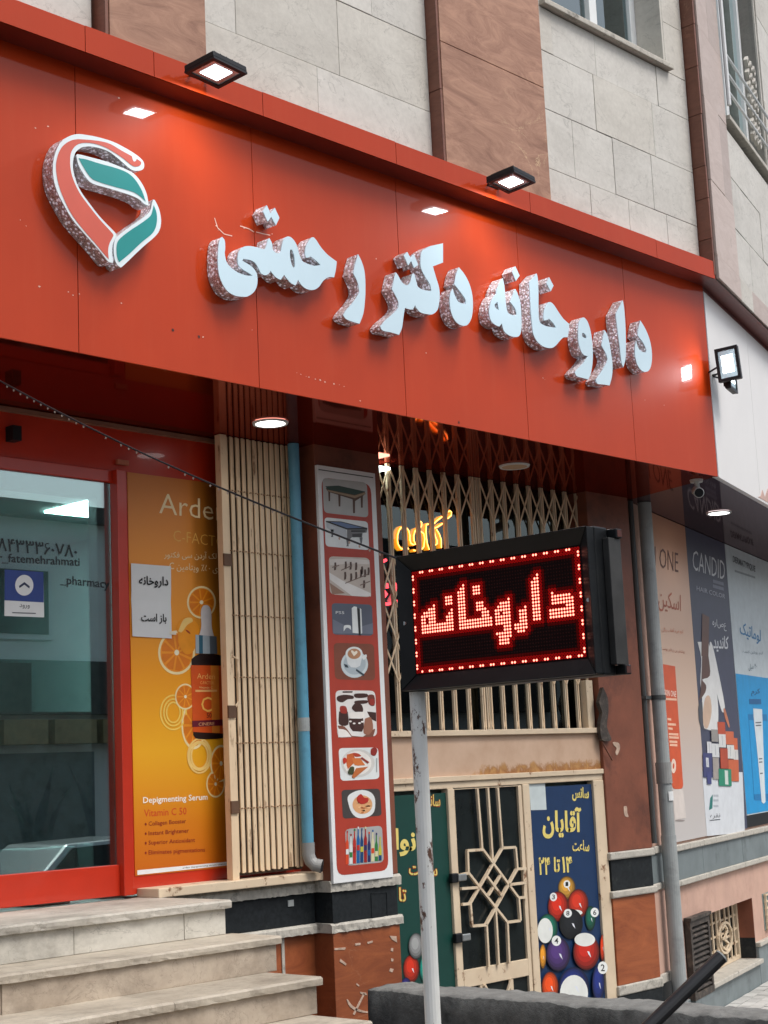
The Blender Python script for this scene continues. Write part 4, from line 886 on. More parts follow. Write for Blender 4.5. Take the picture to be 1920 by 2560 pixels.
# ================================================================== PICTURE BOARD ON THE LEFT PIER
S1, S2 = Crop(780, 1150, .24859), Crop(780, 1680, .25316)
PB = FY(.845)
pb = thing('picture_board', 'tall white edged red board of nine pictures on the left pier', 'sign board', (7.08, .86, .9))
tl, tr = PB.uv(*S1(30, 50)), PB.uv(*S1(620, 125)); br, bl = PB.uv(*S2(818, 2030)), PB.uv(*S2(237, 2085))
bx0, bx1 = (tl[0]+bl[0])/2, (tr[0]+br[0])/2; bz0, bz1 = (bl[1]+br[1])/2, (tl[1]+tr[1])/2
m = MB(); m.pbox(PB, bx0, bx1, bz0, bz1, -.024, .0, M_board); build('board', m, pb, bev=.003)
m = MB(); q = rrect([(bx0+.03, bz1-.075), (bx1-.045, bz1-.075), (bx1-.04, bz0+.045), (bx0+.03, bz0+.045)], .14); m.sheet(PB, q, .001, ink(168, 58, 40)); build('red_field', m, pb)
m = MB(); m.bar(PB, (bx0+.01, bz1-.03), (bx1-.02, bz1-.03), .006, 0, .001, ink(60, 62, 60)); build('top_line', m, pb)
PL_ = .0016
def pic(cr, corners, bgc, r=.13):
    global PL_
    mb = MB(); mb.sheet(PB, cr.uv(PB, rrect(corners, r)), PL_, bgc); return mb
def add(mb, cr, pts, mat, lay=1): mb.sheet(PB, cr.uv(PB, pts), PL_+.0007*lay, mat)
gr_, wt, bkk, wood, green = ink(176, 176, 172), ink(220, 224, 222), ink(30, 30, 30), ink(84, 56, 40), ink(36, 62, 52)
mb = pic(S1, [(103, 178), (550, 228), (566, 580), (118, 530)], gr_)
add(mb, S1, [(135, 285), (160, 320), (400, 395), (430, 415), (500, 370), (535, 340), (530, 318), (250, 262)], wood); add(mb, S1, [(130, 265), (262, 258), (532, 318), (430, 352), (160, 300)], green, 2)
add(mb, S1, [(150, 300), (425, 358), (530, 325), (530, 345), (428, 385), (155, 315)], ink(150, 128, 100), 3)
for x, y0, y1, w_ in ((170, 320, 415, 10), (272, 350, 468, 12), (418, 390, 535, 13), (497, 360, 480, 12)): add(mb, S1, [(x-w_, y0), (x+w_, y0), (x+w_*.8, y1), (x-w_*.6, y1)], wood, 2)
build('picture', mb, pb)
mb = pic(S1, [(123, 576), (560, 620), (574, 908), (135, 868)], wt)
add(mb, S1, [(133, 613), (290, 618), (555, 684), (552, 700), (345, 700), (140, 625)], bkk); add(mb, S1, [(180, 625), (290, 626), (510, 682), (350, 686)], ink(96, 116, 150), 2)
add(mb, S1, [(140, 628), (340, 700), (350, 800), (200, 720), (145, 680)], ink(186, 192, 196), 2); add(mb, S1, [(350, 700), (552, 700), (545, 730), (505, 735), (500, 780), (400, 775), (375, 800), (350, 790)], ink(112, 112, 112), 2)
add(mb, S1, [(390, 708), (535, 708), (530, 722), (388, 724)], bkk, 3); add(mb, S1, [(400, 745), (495, 740), (495, 775), (402, 778)], ink(60, 60, 60), 3)
for x, y0, y1 in ((355, 790, 868), (200, 700, 775), (490, 780, 852)): add(mb, S1, [(x-16, y0), (x+16, y0), (x+8, y1-10), (x+12, y1), (x-14, y1), (x-6, y1-14)], ink(100, 102, 104), 2)
build('picture', mb, pb)
mb = pic(S1, [(165, 968), (577, 985), (594, 1382), (178, 1350)], ink(196, 184, 172))
add(mb, S1, [(170, 1130), (300, 1210), (590, 1340), (590, 1372), (400, 1368), (176, 1200)], ink(226, 222, 216)); add(mb, S1, [(175, 1235), (330, 1340), (200, 1352)], ink(150, 118, 98))
add(mb, S1, [(172, 1000), (400, 990), (575, 1010), (575, 1050), (380, 1040), (180, 1060)], ink(214, 206, 198))
for x, y in ((230, 1070), (335, 1060), (385, 1065), (440, 1070), (500, 1110), (565, 1120), (330, 1165), (390, 1180), (440, 1165), (490, 1140), (530, 1140), (520, 1250)): add(mb, S1, [(x-9, y-38), (x+9, y-40), (x+13, y), (x+8, y+36), (x-12, y+40), (x-8, y)], ink(84, 62, 52), 2)
for a, b in (((290, 1110), (400, 1060)), ((330, 1240), (560, 1150)), ((200, 1080), (270, 1060)), ((480, 1260), (580, 1220))): mb.bar(PB, PB.uv(*S1(*a)), PB.uv(*S1(*b)), .006, PL_+.001, PL_+.0016, ink(120, 100, 90))
build('picture', mb, pb)
mb = pic(S1, [(195, 1438), (602, 1455), (614, 1768), (205, 1755)], ink(84, 90, 104)); add(mb, S1, [(205, 1600), (400, 1700), (610, 1640), (612, 1750), (210, 1745)], ink(108, 114, 128))
add(mb, S1, [(396, 1490), (420, 1472), (448, 1478), (470, 1745), (405, 1738)], wt, 2); add(mb, S1, [(448, 1488), (476, 1500), (486, 1766), (466, 1756)], bkk, 3); add(mb, S1, [(478, 1490), (492, 1500), (502, 1740), (488, 1750)], wt, 2)
add(mb, S1, smooth(parse('318,1670 350,1660 385,1668 388,1710c 365,1690 340,1690 315,1725c'), 3), wt, 2); tpx(mb, PB, S1, 'PS5', (235, 1520), (320, 1522), (235, 1548), PL_+.002, wt); build('picture', mb, pb)
mb = pic(S1, [(215, 1838), (622, 1850), (634, 2218), (228, 2205)], ink(122, 66, 46)); add(mb, S1, ell(425, 2055, 136, 136), ink(196, 206, 208)); add(mb, S1, ell(425, 2050, 112, 108), ink(168, 180, 186), 2)
add(mb, S1, [(335, 1960), (505, 1960), (480, 2070), (440, 2090), (390, 2085), (355, 2050)], ink(214, 218, 218), 3); add(mb, S1, ell(418, 1948, 86, 70), wt, 4); add(mb, S1, ell(418, 1950, 66, 52), ink(176, 128, 92), 5)
add(mb, S1, smooth(parse('385,1925 400,1915 420,1930 440,1918 450,1940 415,1975c'), 3), ink(236, 226, 208), 6); mb.bar(PB, PB.uv(*S1(440, 2110)), PB.uv(*S1(520, 2165)), .012, PL_+.002, PL_+.003, ink(52, 66, 76)); add(mb, S1, [(315, 2050), (350, 2060), (365, 2090), (330, 2085)], ink(48, 58, 66), 3)
add(mb, S1, smooth(parse('500,1980 540,1955 545,1985 515,2010'), 3), wt, 3); build('picture', mb, pb)
mb = pic(S2, [(228, 180), (622, 185), (642, 635), (250, 650)], ink(222, 218, 214)); ch, cr_, rdk = ink(62, 34, 28), ink(232, 226, 220), ink(150, 46, 34)
for s_, c_, l_ in (('245,245 310,225 400,235 405,265 350,270 300,300 250,285', ch, 1), ('300,190c 400,190c 395,205c 300,205c', ch, 1), ('420,215 540,215 535,250 430,255', ch, 1), ('425,285 540,280 535,310 430,315', ch, 1), ('545,235 610,230 615,330 560,320', ink(110, 52, 40), 1), ('570,270 612,270 612,320 575,325', rdk, 2),
    ('265,390c 350,390c 355,520 265,515', ch, 1), ('275,340 330,340 345,390 330,410 280,400', rdk, 2), ('360,460c 500,455c 510,540 490,590c 400,585c 370,540', ch, 1), ('410,320 440,300 490,330 500,390 440,400 390,360', ch, 2), ('250,530c 320,540 390,630c 500,640c 560,600 620,560 600,640c 300,645c', ink(128, 78, 60), 1), ('250,560c 330,575 385,640c 255,645c', cr_, 3),
    ('540,390c 630,400c 632,490c 580,460', ch, 1), ('520,460c 580,450 600,560 560,620c 505,600', ink(150, 100, 78), 2), ('365,410 430,395 510,400 500,455 430,460 370,455', cr_, 3)): add(mb, S2, smooth(parse(s_), 3), c_, l_)
for x, y in ((375, 488), (412, 508), (465, 505), (492, 492)): add(mb, S2, ell(x, y, 14, 9, 10), cr_, 3)
build('picture', mb, pb)
mb = pic(S2, [(260, 752), (652, 745), (664, 1055), (280, 1076)], wt); add(mb, S2, ell(450, 900, 165, 140), ink(206, 204, 198)); add(mb, S2, ell(445, 900, 138, 118), ink(230, 226, 218), 2)
for s_, c_, l_ in (('340,815c 400,800c 430,880c 350,960c 335,900', ink(196, 98, 46), 3), ('390,850c 470,850c 520,920c 420,920', ink(206, 116, 56), 4), ('430,950c 550,935c 410,1050c 390,1030', ink(186, 104, 52), 5), ('300,860 325,845 340,880 310,910', ink(186, 50, 32), 4), ('370,940 410,940 400,1010 350,1000', ink(60, 66, 36), 5), ('400,800 450,805 480,830 420,835', ink(178, 62, 34), 4), ('470,850c 490,840c 560,890c 545,905c', ink(146, 56, 42), 5), ('580,760 620,745 642,775 620,825 580,815', ink(140, 42, 34), 3), ('630,850c 640,850c 640,990c 630,990c', ink(160, 162, 160), 3)): add(mb, S2, smooth(parse(s_), 3), c_, l_)
build('picture', mb, pb)
mb = pic(S2, [(288, 1165), (668, 1152), (688, 1418), (302, 1450)], ink(66, 60, 58)); add(mb, S2, smooth(parse('350,1235 400,1190 490,1165 580,1190 620,1260 610,1380 540,1435 450,1440 390,1390 360,1310'), 3), ink(220, 222, 220)); add(mb, S2, ell(495, 1310, 98, 92), ink(216, 160, 110), 2)
for k in range(16): a = random.uniform(0, 360); rr = random.uniform(20, 80); add(mb, S2, ell(495+rr*math.cos(R(a)), 1320+rr*.9*math.sin(R(a)), random.uniform(14, 26), random.uniform(6, 10), 8), ink(234, 186, 136) if k % 2 else ink(190, 118, 72), 3)
add(mb, S2, smooth(parse('440,1235 480,1205 510,1240 550,1245 545,1285 490,1305 445,1280'), 3), ink(176, 44, 30), 4); build('picture', mb, pb)
mb = pic(S2, [(325, 1552), (690, 1516), (708, 1878), (340, 1915)], ink(164, 164, 162)); rc = [(206, 70, 34), (214, 216, 214), (176, 40, 30), (24, 92, 150), (10, 62, 110), (150, 28, 28), (40, 44, 92), (206, 200, 160), (48, 120, 60), (186, 180, 60)]
for k in range(10):
    x = 345+k*36; y0 = 1600+(0, 30, -20, -40, -25, -40, 10, -10, 20, 60)[k]; y1 = 1900-k*4; c_ = ink(*rc[k]); add(mb, S2, [(x-15, y0+90), (x-6, y0+50), (x-5, y0-30), (x+5, y0-30), (x+6, y0+50), (x+15, y0+90), (x+15, y1), (x-15, y1)], c_, 1+k % 2); add(mb, S2, [(x-7, y0-32), (x+7, y0-32), (x+6, y0-10), (x-6, y0-10)], ink(*rc[(k*3+2) % 10]), 3); add(mb, S2, [(x-14, y0+150), (x+14, y0+148), (x+14, y0+200), (x-14, y0+202)], ink(*rc[(k*7+1) % 10]), 3)
build('picture', mb, pb)
# ================================================================== CLUB FRONT (between the piers)
cf = thing('club_doorway', 'cream steel doorway frame with rust stained transom between the two piers', 'door frame', (8.55, 1.1, GZ))
YC = .965; FC = FY(YC)
fx = lambda px, py=2000: FC.uv(px, py)[0]
XA, XB_, XC_, XD_, XE_ = fx(1115), fx(1130), fx(1303), fx(1320), fx(1478, 1960)
ZD0, ZD1 = 1.405, 1.475
m = MB(); m.box(XL1, XR0, YC-.03, YC+.03, ZD0+.035, ZD1, M_cream); build('header', m, cf, bev=.004)
m = MB(); m.box(XL1, XR0, YC-.015, YC+.03, ZD0-.01, ZD0+.035, M_cream); build('header', m, cf, bev=.004)
m0, t0, b0 = newmat('rust_stained_transom'); b0.inputs['Roughness'].default_value = .7
base = ramp(t0, noise(t0, 5, 6).outputs[0], [(.3, (.50, .33, .22)), (.7, (.60, .42, .30))]).outputs[0]
tc = t0.nodes.new('ShaderNodeTexCoord'); sx = t0.nodes.new('ShaderNodeSeparateXYZ'); t0.links.new(tc.outputs['Generated'], sx.inputs[0])
nz = noise(t0, 13, 10, .75, stretch=(1, 1, .7), dist=.8)
hgt = ramp(t0, sx.outputs['Z'], [(.0, 1.0), (.70, 0.0)]).outputs[0]; rgt = ramp(t0, sx.outputs['X'], [(.28, .1), (.45, 1.0)]).outputs[0]
mu1 = t0.nodes.new('ShaderNodeMath'); mu1.operation = 'MULTIPLY'; t0.links.new(hgt, mu1.inputs[0]); t0.links.new(rgt, mu1.inputs[1])
mu2 = t0.nodes.new('ShaderNodeMath'); mu2.operation = 'MULTIPLY'; t0.links.new(mu1.outputs[0], mu2.inputs[0]); t0.links.new(nz.outputs[0], mu2.inputs[1])
k = ramp(t0, mu2.outputs[0], [(.31, 0.0), (.40, 1.0)]).outputs[0]
kc = ramp(t0, nz.outputs[0], [(.45, (.28, .12, .035)), (.65, (.48, .26, .09))]).outputs[0]
t0.links.new(mixc(t0, k, base, kc), b0.inputs['Base Color']); bump(t0, b0, nz.outputs[0], .2, .004)
m = MB(); m.box(XL1, XR0, YC-.005, YC+.03, ZD1, 1.735, m0); build('transom_panel', m, cf)
m = MB(); m.box(XL1, XR0-.02, YC-.035, YC+.04, 1.735, 1.772, M_cream); build('sill', m, cf, bev=.004)
for x0, x1 in ((XL1, XL1+.05), (XA, XB_), (XC_, XD_), (XE_, XR0)):
    m = MB(); m.box(x0, x1, YC-.02, YC+.04, GZ, ZD0-.01, M_cream); build('post', m, cf, bev=.005)
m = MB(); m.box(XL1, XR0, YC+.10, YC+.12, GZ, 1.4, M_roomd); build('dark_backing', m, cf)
# door leaf
dl = thing('club_door', 'cream steel club door with geometric grille of bars over dark glass', 'door', (8.58, YC, GZ))
FD = FY(YC-.012); CD = Crop(980, 1920, .27129)
o_tl, o_tr, o_br, o_bl = (FD.uv(*CD(*p)) for p in ((567, 195), (1148, 175), (1268, 1765), (668, 1855)))
ox0, ox1, oz0, oz1 = (o_tl[0]+o_bl[0])/2, (o_tr[0]+o_br[0])/2, (o_bl[1]+o_br[1])/2, (o_tl[1]+o_tr[1])/2
for nm, a in (('stile', (XB_+.004, ox0, GZ+.02, ZD0-.015)), ('stile', (ox1, XC_-.004, GZ+.02, ZD0-.015)), ('rail', (ox0, ox1, oz1, ZD0-.015)), ('rail', (ox0, ox1, oz0-.11, oz0)), ('rail', (ox0, ox1, GZ+.02, GZ+.12))):
    m = MB(); m.box(a[0], a[1], YC-.012, YC+.028, a[2], a[3], M_cream); build(nm, m, dl, bev=.003)
for x in (ox0+.16, ox1-.2): m = MB(); m.box(x, x+.035, YC-.008, YC+.02, GZ+.12, oz0-.11, M_cream); build('bar', m, dl)
for a, b in (((ox0+.19, oz0-.11), (ox1-.2, GZ+.3)), ((ox1-.2, oz0-.11), (ox0+.19, GZ+.3))): m = MB(); m.bar(FD, a, b, .016, 0, .014, M_cream); build('bar', m, dl)
m = MB(); m.box(ox0, ox1, YC+.006, YC+.012, GZ+.1, oz1, plain('dark_door_glass', (.012, .016, .016), .2, var=.5, vs=3, spec=.25)); build('glass', m, dl)
SEG = [((770, 190), (815, 752)), ((866, 186), (912, 872)), ((956, 182), (998, 738)), ((678, 762), (685, 968)), ((675, 762), (822, 752)), ((822, 752), (1150, 1195)), ((1000, 737), (702, 1250)), ((998, 737), (1120, 730)), ((1120, 730), (1137, 927)), ((1137, 927), (848, 1448)), ((690, 968), (1047, 1422)),
       ((612, 985), (690, 968)), ((1137, 930), (1218, 926)), ((622, 1112), (787, 1100)), ((1055, 1076), (1222, 1056)), ((632, 1257), (705, 1250)), ((1150, 1195), (1228, 1190)), ((705, 1250), (722, 1456)), ((1150, 1195), (1166, 1406)), ((720, 1456), (852, 1446)), ((1045, 1422), (1166, 1406)), ((854, 1450), (876, 1830)), ((938, 1305), (966, 1815)), ((1045, 1425), (1062, 1800)), ((858, 1000), (992, 1178)), ((987, 985), (866, 1182))]
for k, (a, b) in enumerate(SEG):
    m = MB(); m.bar(FD, FD.uv(*CD(*a)), FD.uv(*CD(*b)), .017, .002+.0006*(k % 3), .020+.0007*(k % 5), M_cream); build('grille_bar', m, dl)
for px, py in ((1130, 2195), (1140, 2345)):
    u, v = FD.uv(px, py); m = MB(); m.box(u-.035, u+.03, YC-.045, YC-.012, v-.03, v+.03, M_dark); h_ = build('lock_body', m, dl, bev=.006)
    m = MB(); m.box(u+.02, u+.10, YC-.055, YC-.04, v-.022, v+.022, M_steel); build('lock_handle', m, h_, bev=.006)
# posters beside the door
def banner(name, label, x0, x1, pl, mat):
    t = thing(name, label, 'poster', ((x0+x1)/2, YC, -.5)); m = MB(); m.box(x0, x1, YC+.0, YC+.006, GZ+.05, ZD0-.035, mat); build('sheet', m, t); return t
PG = FY(YC)
yel, yel2 = ink(226, 206, 116), ink(160, 70, 24)
gb = banner('green_banner', 'dark green banner with yellow lettering behind the white pole', XL1+.05, XA, PG, ink(14, 62, 54))
m = MB(); tpx(m, PG, CD, 'سانس', (262, 235), (445, 245), (262, 385), .002, yel2, .06); tpx(m, PG, CD, 'سانس', (266, 238), (441, 248), (266, 378), .003, yel, .01)
tpx(m, PG, CD, 'بانوان', (-130, 540), (330, 580), (-130, 800), .002, yel, .035)
tpx(m, PG, CD, 'ساعت', (150, 865), (418, 880), (150, 990), .002, yel2, .06); tpx(m, PG, CD, 'ساعت', (154, 868), (414, 884), (154, 985), .003, yel, .01)
tpx(m, PG, CD, 'تا', (58, 1095), (132, 1100), (58, 1235), .002, yel2, .06); tpx(m, PG, CD, 'تا', (62, 1100), (128, 1105), (62, 1228), .003, yel, .01); build_split('lettering', m, gb)
def ball(mb, cr, cx, cy, rx, ry, c, o, stripe=None, spot=None, num=None, hl=True):
    for q_, (f_, g_) in enumerate(((1, .40), (.94, .58), (.84, .78), (.68, .94), (.46, 1.1))):
        mb.sheet(PG, cr.uv(PG, ell(cx-rx*.16*(1-f_)*1.6, cy-ry*.22*(1-f_)*1.6, rx*f_, ry*f_)), o+.0002*q_, ink(*[min(255, int(v*g_)) for v in c]))
    if stripe: mb.sheet(PG, cr.uv(PG, ell(*stripe)), o+.0011, ink(226, 228, 222))
    if spot:
        mb.sheet(PG, cr.uv(PG, ell(*spot)), o+.0011, ink(230, 232, 228)); x, y, a, b = spot
        if num: tpx(mb, PG, cr, num, (x-a*.4, y-b*.55), (x+a*.4, y-b*.55), (x-a*.4, y+b*.55), o+.0014, ink(20, 22, 26), .01)
    if hl: mb.sheet(PG, cr.uv(PG, [(cx+rx*.05, cy-ry*.05), (cx+rx*.22, cy-ry*.02), (cx+rx*.36, cy+ry*.32), (cx+rx*.14, cy+ry*.12)]), o+.0014, ink(222, 226, 232))
m = MB(); ball(m, CD, 175, 1850, 75, 130, (196, 48, 24), .002); ball(m, CD, 300, 1850, 50, 130, (30, 150, 132), .0036); ball(m, CD, 370, 2010, 55, 110, (186, 40, 20), .005, stripe=(395, 1945, 16, 30)); ball(m, CD, 215, 1640, 70, 120, (150, 152, 150), .0064, hl=False); ball(m, CD, 120, 2010, 50, 80, (46, 40, 110), .0078); build('billiard_picture', m, gb)
bb = banner('blue_banner', 'navy banner with billiard ball picture and yellow lettering by the club door', XD_, XE_, PG, ink(20, 50, 88))
B2 = Crop(1300, 1920, .28030)
m = MB(); q = quad(B2, PG, (78, 140), (222, 135), (236, 372), (96, 376)); m.sheet(PG, q, .001, ink(196, 206, 206)); build('white_label', m, bb)
m = MB(); tpx(m, PG, B2, 'سانس', (464, 165), (612, 172), (464, 295), .002, yel, .035); tpx(m, PG, B2, 'آقایان', (200, 345), (545, 350), (200, 630), .002, yel, .035)
tpx(m, PG, B2, 'ساعت', (466, 640), (616, 645), (466, 742), .002, yel, .02); tpx(m, PG, B2, '۲۴', (165, 795), (270, 795), (165, 955), .002, yel, .03); tpx(m, PG, B2, 'تا', (300, 795), (355, 795), (300, 930), .002, yel, .03); tpx(m, PG, B2, '۱۴', (372, 790), (468, 788), (372, 935), .002, yel, .03); build_split('lettering', m, bb)
m = MB(); o = .002; st = .0016
for k, (cx, cy, rx, ry, c, stripe, spot, num) in enumerate((
    (415, 1070, 78, 105, (206, 150, 56), None, (415, 1035, 30, 34), '1'), (515, 1210, 92, 130, (196, 50, 26), (490, 1290, 62, 26), None, None), (335, 1235, 92, 135, (200, 44, 22), None, (292, 1150, 32, 38), '3'),
    (645, 1340, 85, 110, (24, 92, 72), None, (658, 1288, 36, 42), '6'), (240, 1430, 88, 130, (24, 122, 96), (215, 1450, 68, 112), None, None), (445, 1390, 105, 135, (28, 30, 34), None, (415, 1295, 36, 38), '8'),
    (735, 1600, 40, 120, (212, 60, 20), None, None, None), (190, 1680, 30, 110, (226, 150, 40), None, None, None), (325, 1660, 108, 150, (78, 52, 112), None, (308, 1540, 42, 46), '4'), (575, 1640, 118, 160, (188, 38, 24), (560, 1530, 92, 60), None, None),
    (250, 1950, 75, 135, (226, 78, 20), None, None, None), (460, 1950, 135, 175, (34, 48, 120), (460, 2010, 125, 165), None, None), (705, 1920, 100, 165, (30, 46, 118), None, (715, 1780, 44, 56), '2'))):
    mb_u = PG.uv(*B2(cx+rx, cy))[0]
    if mb_u > XE_: rx = rx*.55; cx = cx-rx*.5
    ball(m, B2, cx, cy, rx, ry, c, o, stripe, spot, num); o += st
build('billiard_picture', m, bb)
# ------------------------------------------------------------------ scissor gate above the transom
gy = 1.03; FGt = FY(gy); GT = Crop(940, 1140, .33755)
sgt = thing('scissor_gate', 'cream scissor gate of lattice bars above the club transom', 'gate', (8.55, gy, 1.77))
bx = [FGt.uv(*GT(x, 300))[0] for x in (-95, -5, 92, 195, 298, 400, 500, 603, 706, 738, 757, 850, 943, 1038, 1128, 1218, 1308, 1392, 1478, 1500)]
ztop, zbot = ZS-.002, 1.772
for i, x in enumerate(bx):
    for d, w_ in ((-.016, .011), (.004, .013)):
        m = MB(); m.box(x+d, x+d+w_, gy-.012, gy+.006, zbot, ztop, M_gate if d > 0 else M_cream); build('bar', m, sgt)
lev = [(ztop-.02, ztop-.30), (ztop-.62, ztop-.90), (ztop-.90, ztop-1.18), (ztop-1.18, ztop-1.44)]
for i in range(len(bx)-1):
    a, b = bx[i], bx[i+1]
    if b-a < .06: continue
    for z1, z0 in lev:
        m = MB(); m.bar(FGt, (a+.004, z1), (b+.004, z0), .013, .012, .016, M_gate); build('link', m, sgt)
        m = MB(); m.bar(FGt, (b-.004, z1), (a-.004, z0), .013, .017, .021, M_gate); build('link', m, sgt)
for x in bx[::1]:
    m = MB(); m.bar(FGt, (x+.012, 1.84), (x-.008, 1.785), .012, .006, .010, M_gate); build('foot_link', m, sgt)
m = MB(); m.box(XR0-.10, XR0-.02, gy-.06, gy+.0, 1.69, 2.12, M_cream); build('gate_post', m, sgt, bev=.004)
m = MB(); u, v = FGt.uv(1475, 1300); m.tube([(u, gy-.05, v-.05), (u+.06, gy-.05, v-.03), (u+.09, gy-.06, v+.03), (u+.05, gy-.06, v+.07)], .014, M_greyp, 8); build('cable_loop', m, sgt)
# torn wire and conduit remains beside the gate
m = MB(); CT = Crop(930, 1620, .37975); FT = FY(.93)
m.prism(FT, CT.uv(FT, smooth(parse('1500,260c 1530,330 1535,420 1525,520 1555,600 1530,615 1490,600 1480,500 1495,430 1475,360'), 3)), .0, .03, M_lou); m.tube([FT.P(*FT.uv(*CT(1500, 620)), .02), FT.P(*FT.uv(*CT(1560, 740)), .03)], .006, M_brnd, 6)
build('cable_debris', m, None, 'torn dark cable remains on the right pier beside the scissor gate', 'cable')
# club interior behind the gate
cr = thing('club_interior', 'dark room with pale hanging curtains behind the scissor gate', 'room', (8.5, 3, 1.4))
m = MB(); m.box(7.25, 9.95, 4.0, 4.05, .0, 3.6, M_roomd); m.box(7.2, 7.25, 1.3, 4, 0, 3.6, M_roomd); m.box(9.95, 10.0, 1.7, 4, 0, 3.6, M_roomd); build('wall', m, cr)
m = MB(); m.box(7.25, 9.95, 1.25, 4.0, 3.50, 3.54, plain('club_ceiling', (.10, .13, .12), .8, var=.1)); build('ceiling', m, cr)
m = MB(); m.box(7.4, 9.7, gy+.06, gy+.066, 1.77, ZS, G_club); build('pane', m, cr)
M_cur = plain('pale_curtain', (.36, .42, .42), .9, var=.15)
for x0, x1, z1 in ((7.75, 7.83, 3.0), (8.18, 8.3, 3.0), (9.15, 9.4, 2.95), (9.75, 10.0, 2.85), (10.2, 10.32, 2.85), (7.95, 8.05, 2.2)):
    m = MB(); n = 6
    for i in range(n):
        a = x0+(x1-x0)*i/n; b = x0+(x1-x0)*(i+1)/n; m.add([(a, 1.9+.03*(i % 2), 1.6), (b, 1.9+.03*((i+1) % 2), 1.6), (b, 1.9+.03*((i+1) % 2), z1), (a, 1.9+.03*(i % 2), z1)], [(0, 1, 2, 3)], M_cur)
    build('curtain', m, cr)
for px, py in ((946, 1171), (948, 1259)):
    c = onZ(px, py, 3.49); m = MB(); m.box(c.x-.10, c.x+.06, c.y-.05, c.y+.05, 3.48, 3.495, E_club); build('ceiling_light', m, cr)
# neon word
NE = Crop(990, 1260, .11453); FN = FY(1.075)
ne = thing('neon_word', 'glowing orange neon word behind the scissor gate', 'neon sign', (8.0, 1.3, 2.5))
m = MB(); NB = FY(1.09)
for s_ in ('90,520 50,580 20,680 15,800 30,880 70,950 110,985', '210,520 260,580 285,680 285,780 310,860 360,890 410,880 375,800 370,700 395,600', '505,370 545,410 545,470 515,525', '510,590 590,650', '690,440 645,450 640,600 650,760 670,880 710,1000', '810,440 860,380 990,280', '1000,430 880,510 820,530 820,600 840,700 880,800 880,870 830,910', '870,560 930,660 970,780 975,960', '1125,175 1160,150 1195,180 1190,250 1110,320', '220,930 260,990', '370,1010 410,1020', '530,1010 590,940', '110,985 160,975 220,930', '90,520 140,500 180,510 210,520', '395,600 420,560 505,525', '590,650 610,760 590,940'):
    q = [NB.uv(*NE(p[0], p[1])) for p in parse(s_)]; P3 = [NB.P(u, v, .0) for u, v in q]
    m = MB(); m.tube(P3, .0085, E_neon, 8); tb = build('tube', m, ne)
    m = MB(); m.tube([NB.P(u, v, +.006) for u, v in q], .0042, E_neonc, 8); build('core', m, tb)
for x_ in (7.93, 8.12):
    L = bpy.data.lights.new('neon_light', 'POINT'); L.energy = 1.6; L.color = (1, .36, .04); L.shadow_soft_size = .01; o_ = bpy.data.objects.new('neon_light', L); col.objects.link(o_); o_.parent = ne; o_.location = Vector((x_, 1.10, 2.55))-LOC[ne.name]
pk = thing('pink_neon', 'small pink neon tubes half hidden by the picture board', 'neon sign', (7.5, 1.15, 2.0))
for s_, e_ in (('700,1290 750,1350 710,1400', E_pink), ('710,1440 760,1450 860,1420', E_pink), ('815,1210 845,1270 840,1350 800,1420', E_pink), ('750,1240 760,1290', E_pink), ('680,960 700,1020', E_cyan), ('690,1035 745,1005', E_pink)):
    q = [NB.uv(*S1(p[0], p[1])) for p in parse(s_)]; m = MB(); m.tube([NB.P(u, v, 0) for u, v in q], .010, e_, 8); build('tube', m, pk)
# ================================================================== LED SIGN ON ITS POLE
LU = Vector((.0293, -.9996, 0)); LP = Plane((3.7245, -2.6479), (LU.x, LU.y)); LZ = 1.968
ld = thing('led_sign', 'black framed scrolling sign with red glowing letters on the white pole', 'LED sign', (3.74, -2.97, LZ-.22))
HW, HH = .64, .32
m = MB(); m.pbox(LP, -.046, HW+.05, LZ-.215, LZ+.215, -.08, -.012, M_darkm); build('housing', m, ld, bev=.006)
m = MB(); m.pbox(LP, -.004, HW+.004, LZ-.164, LZ+.164, -.012, -.006, M_ledpan); build('display_panel', m, ld)
# mitred bezel
def miter(a, b, c, d): 
    m = MB(); m.hexa([LP.P(a[0], a[1], -.008), LP.P(b[0], b[1], -.008), LP.P(b[0], b[1], -.03), LP.P(a[0], a[1], -.03), LP.P(d[0], d[1], .022), LP.P(c[0], c[1], .022), LP.P(c[0], c[1], -.03), LP.P(d[0], d[1], -.03)], M_darkm); build('bezel', m, ld, bev=.003)
i0, i1, o0, o1 = (-.002, LZ-.163), (HW+.002, LZ+.163), (-.043, LZ-.212), (HW+.047, LZ+.212)
miter((i0[0], i0[1]), (i1[0], i0[1]), (o1[0], o0[1]), (o0[0], o0[1])); miter((i0[0], i1[1]), (i1[0], i1[1]), (o1[0], o1[1]), (o0[0], o1[1]))
miter((i0[0], i0[1]), (i0[0], i1[1]), (o0[0], o1[1]), (o0[0], o0[1])); miter((i1[0], i0[1]), (i1[0], i1[1]), (o1[0], o1[1]), (o1[0], o0[1]))
for z in (LZ+.195, LZ-.20):
    m = MB(); m.pbox(LP, -.03, HW+.080, z-.014, z+.014, -.112, -.082, M_darkm); tb = build('mounting_tube', m, ld, bev=.003); m = MB(); m.pbox(LP, HW+.0802, HW+.081, z-.010, z+.010, -.108, -.086, M_gap); build('tube_mouth', m, tb)
for z0, z1, u in ((LZ-.186, LZ+.181, HW+.0505),):
    m = MB(); m.pbox(LP, u, u+.022, z0, z1, -.112, -.05, plain('worn_angle_iron', (.035, .034, .032), .45, metal=.2, var=.4, vs=12)); build('angle_iron', m, ld, bev=.002)
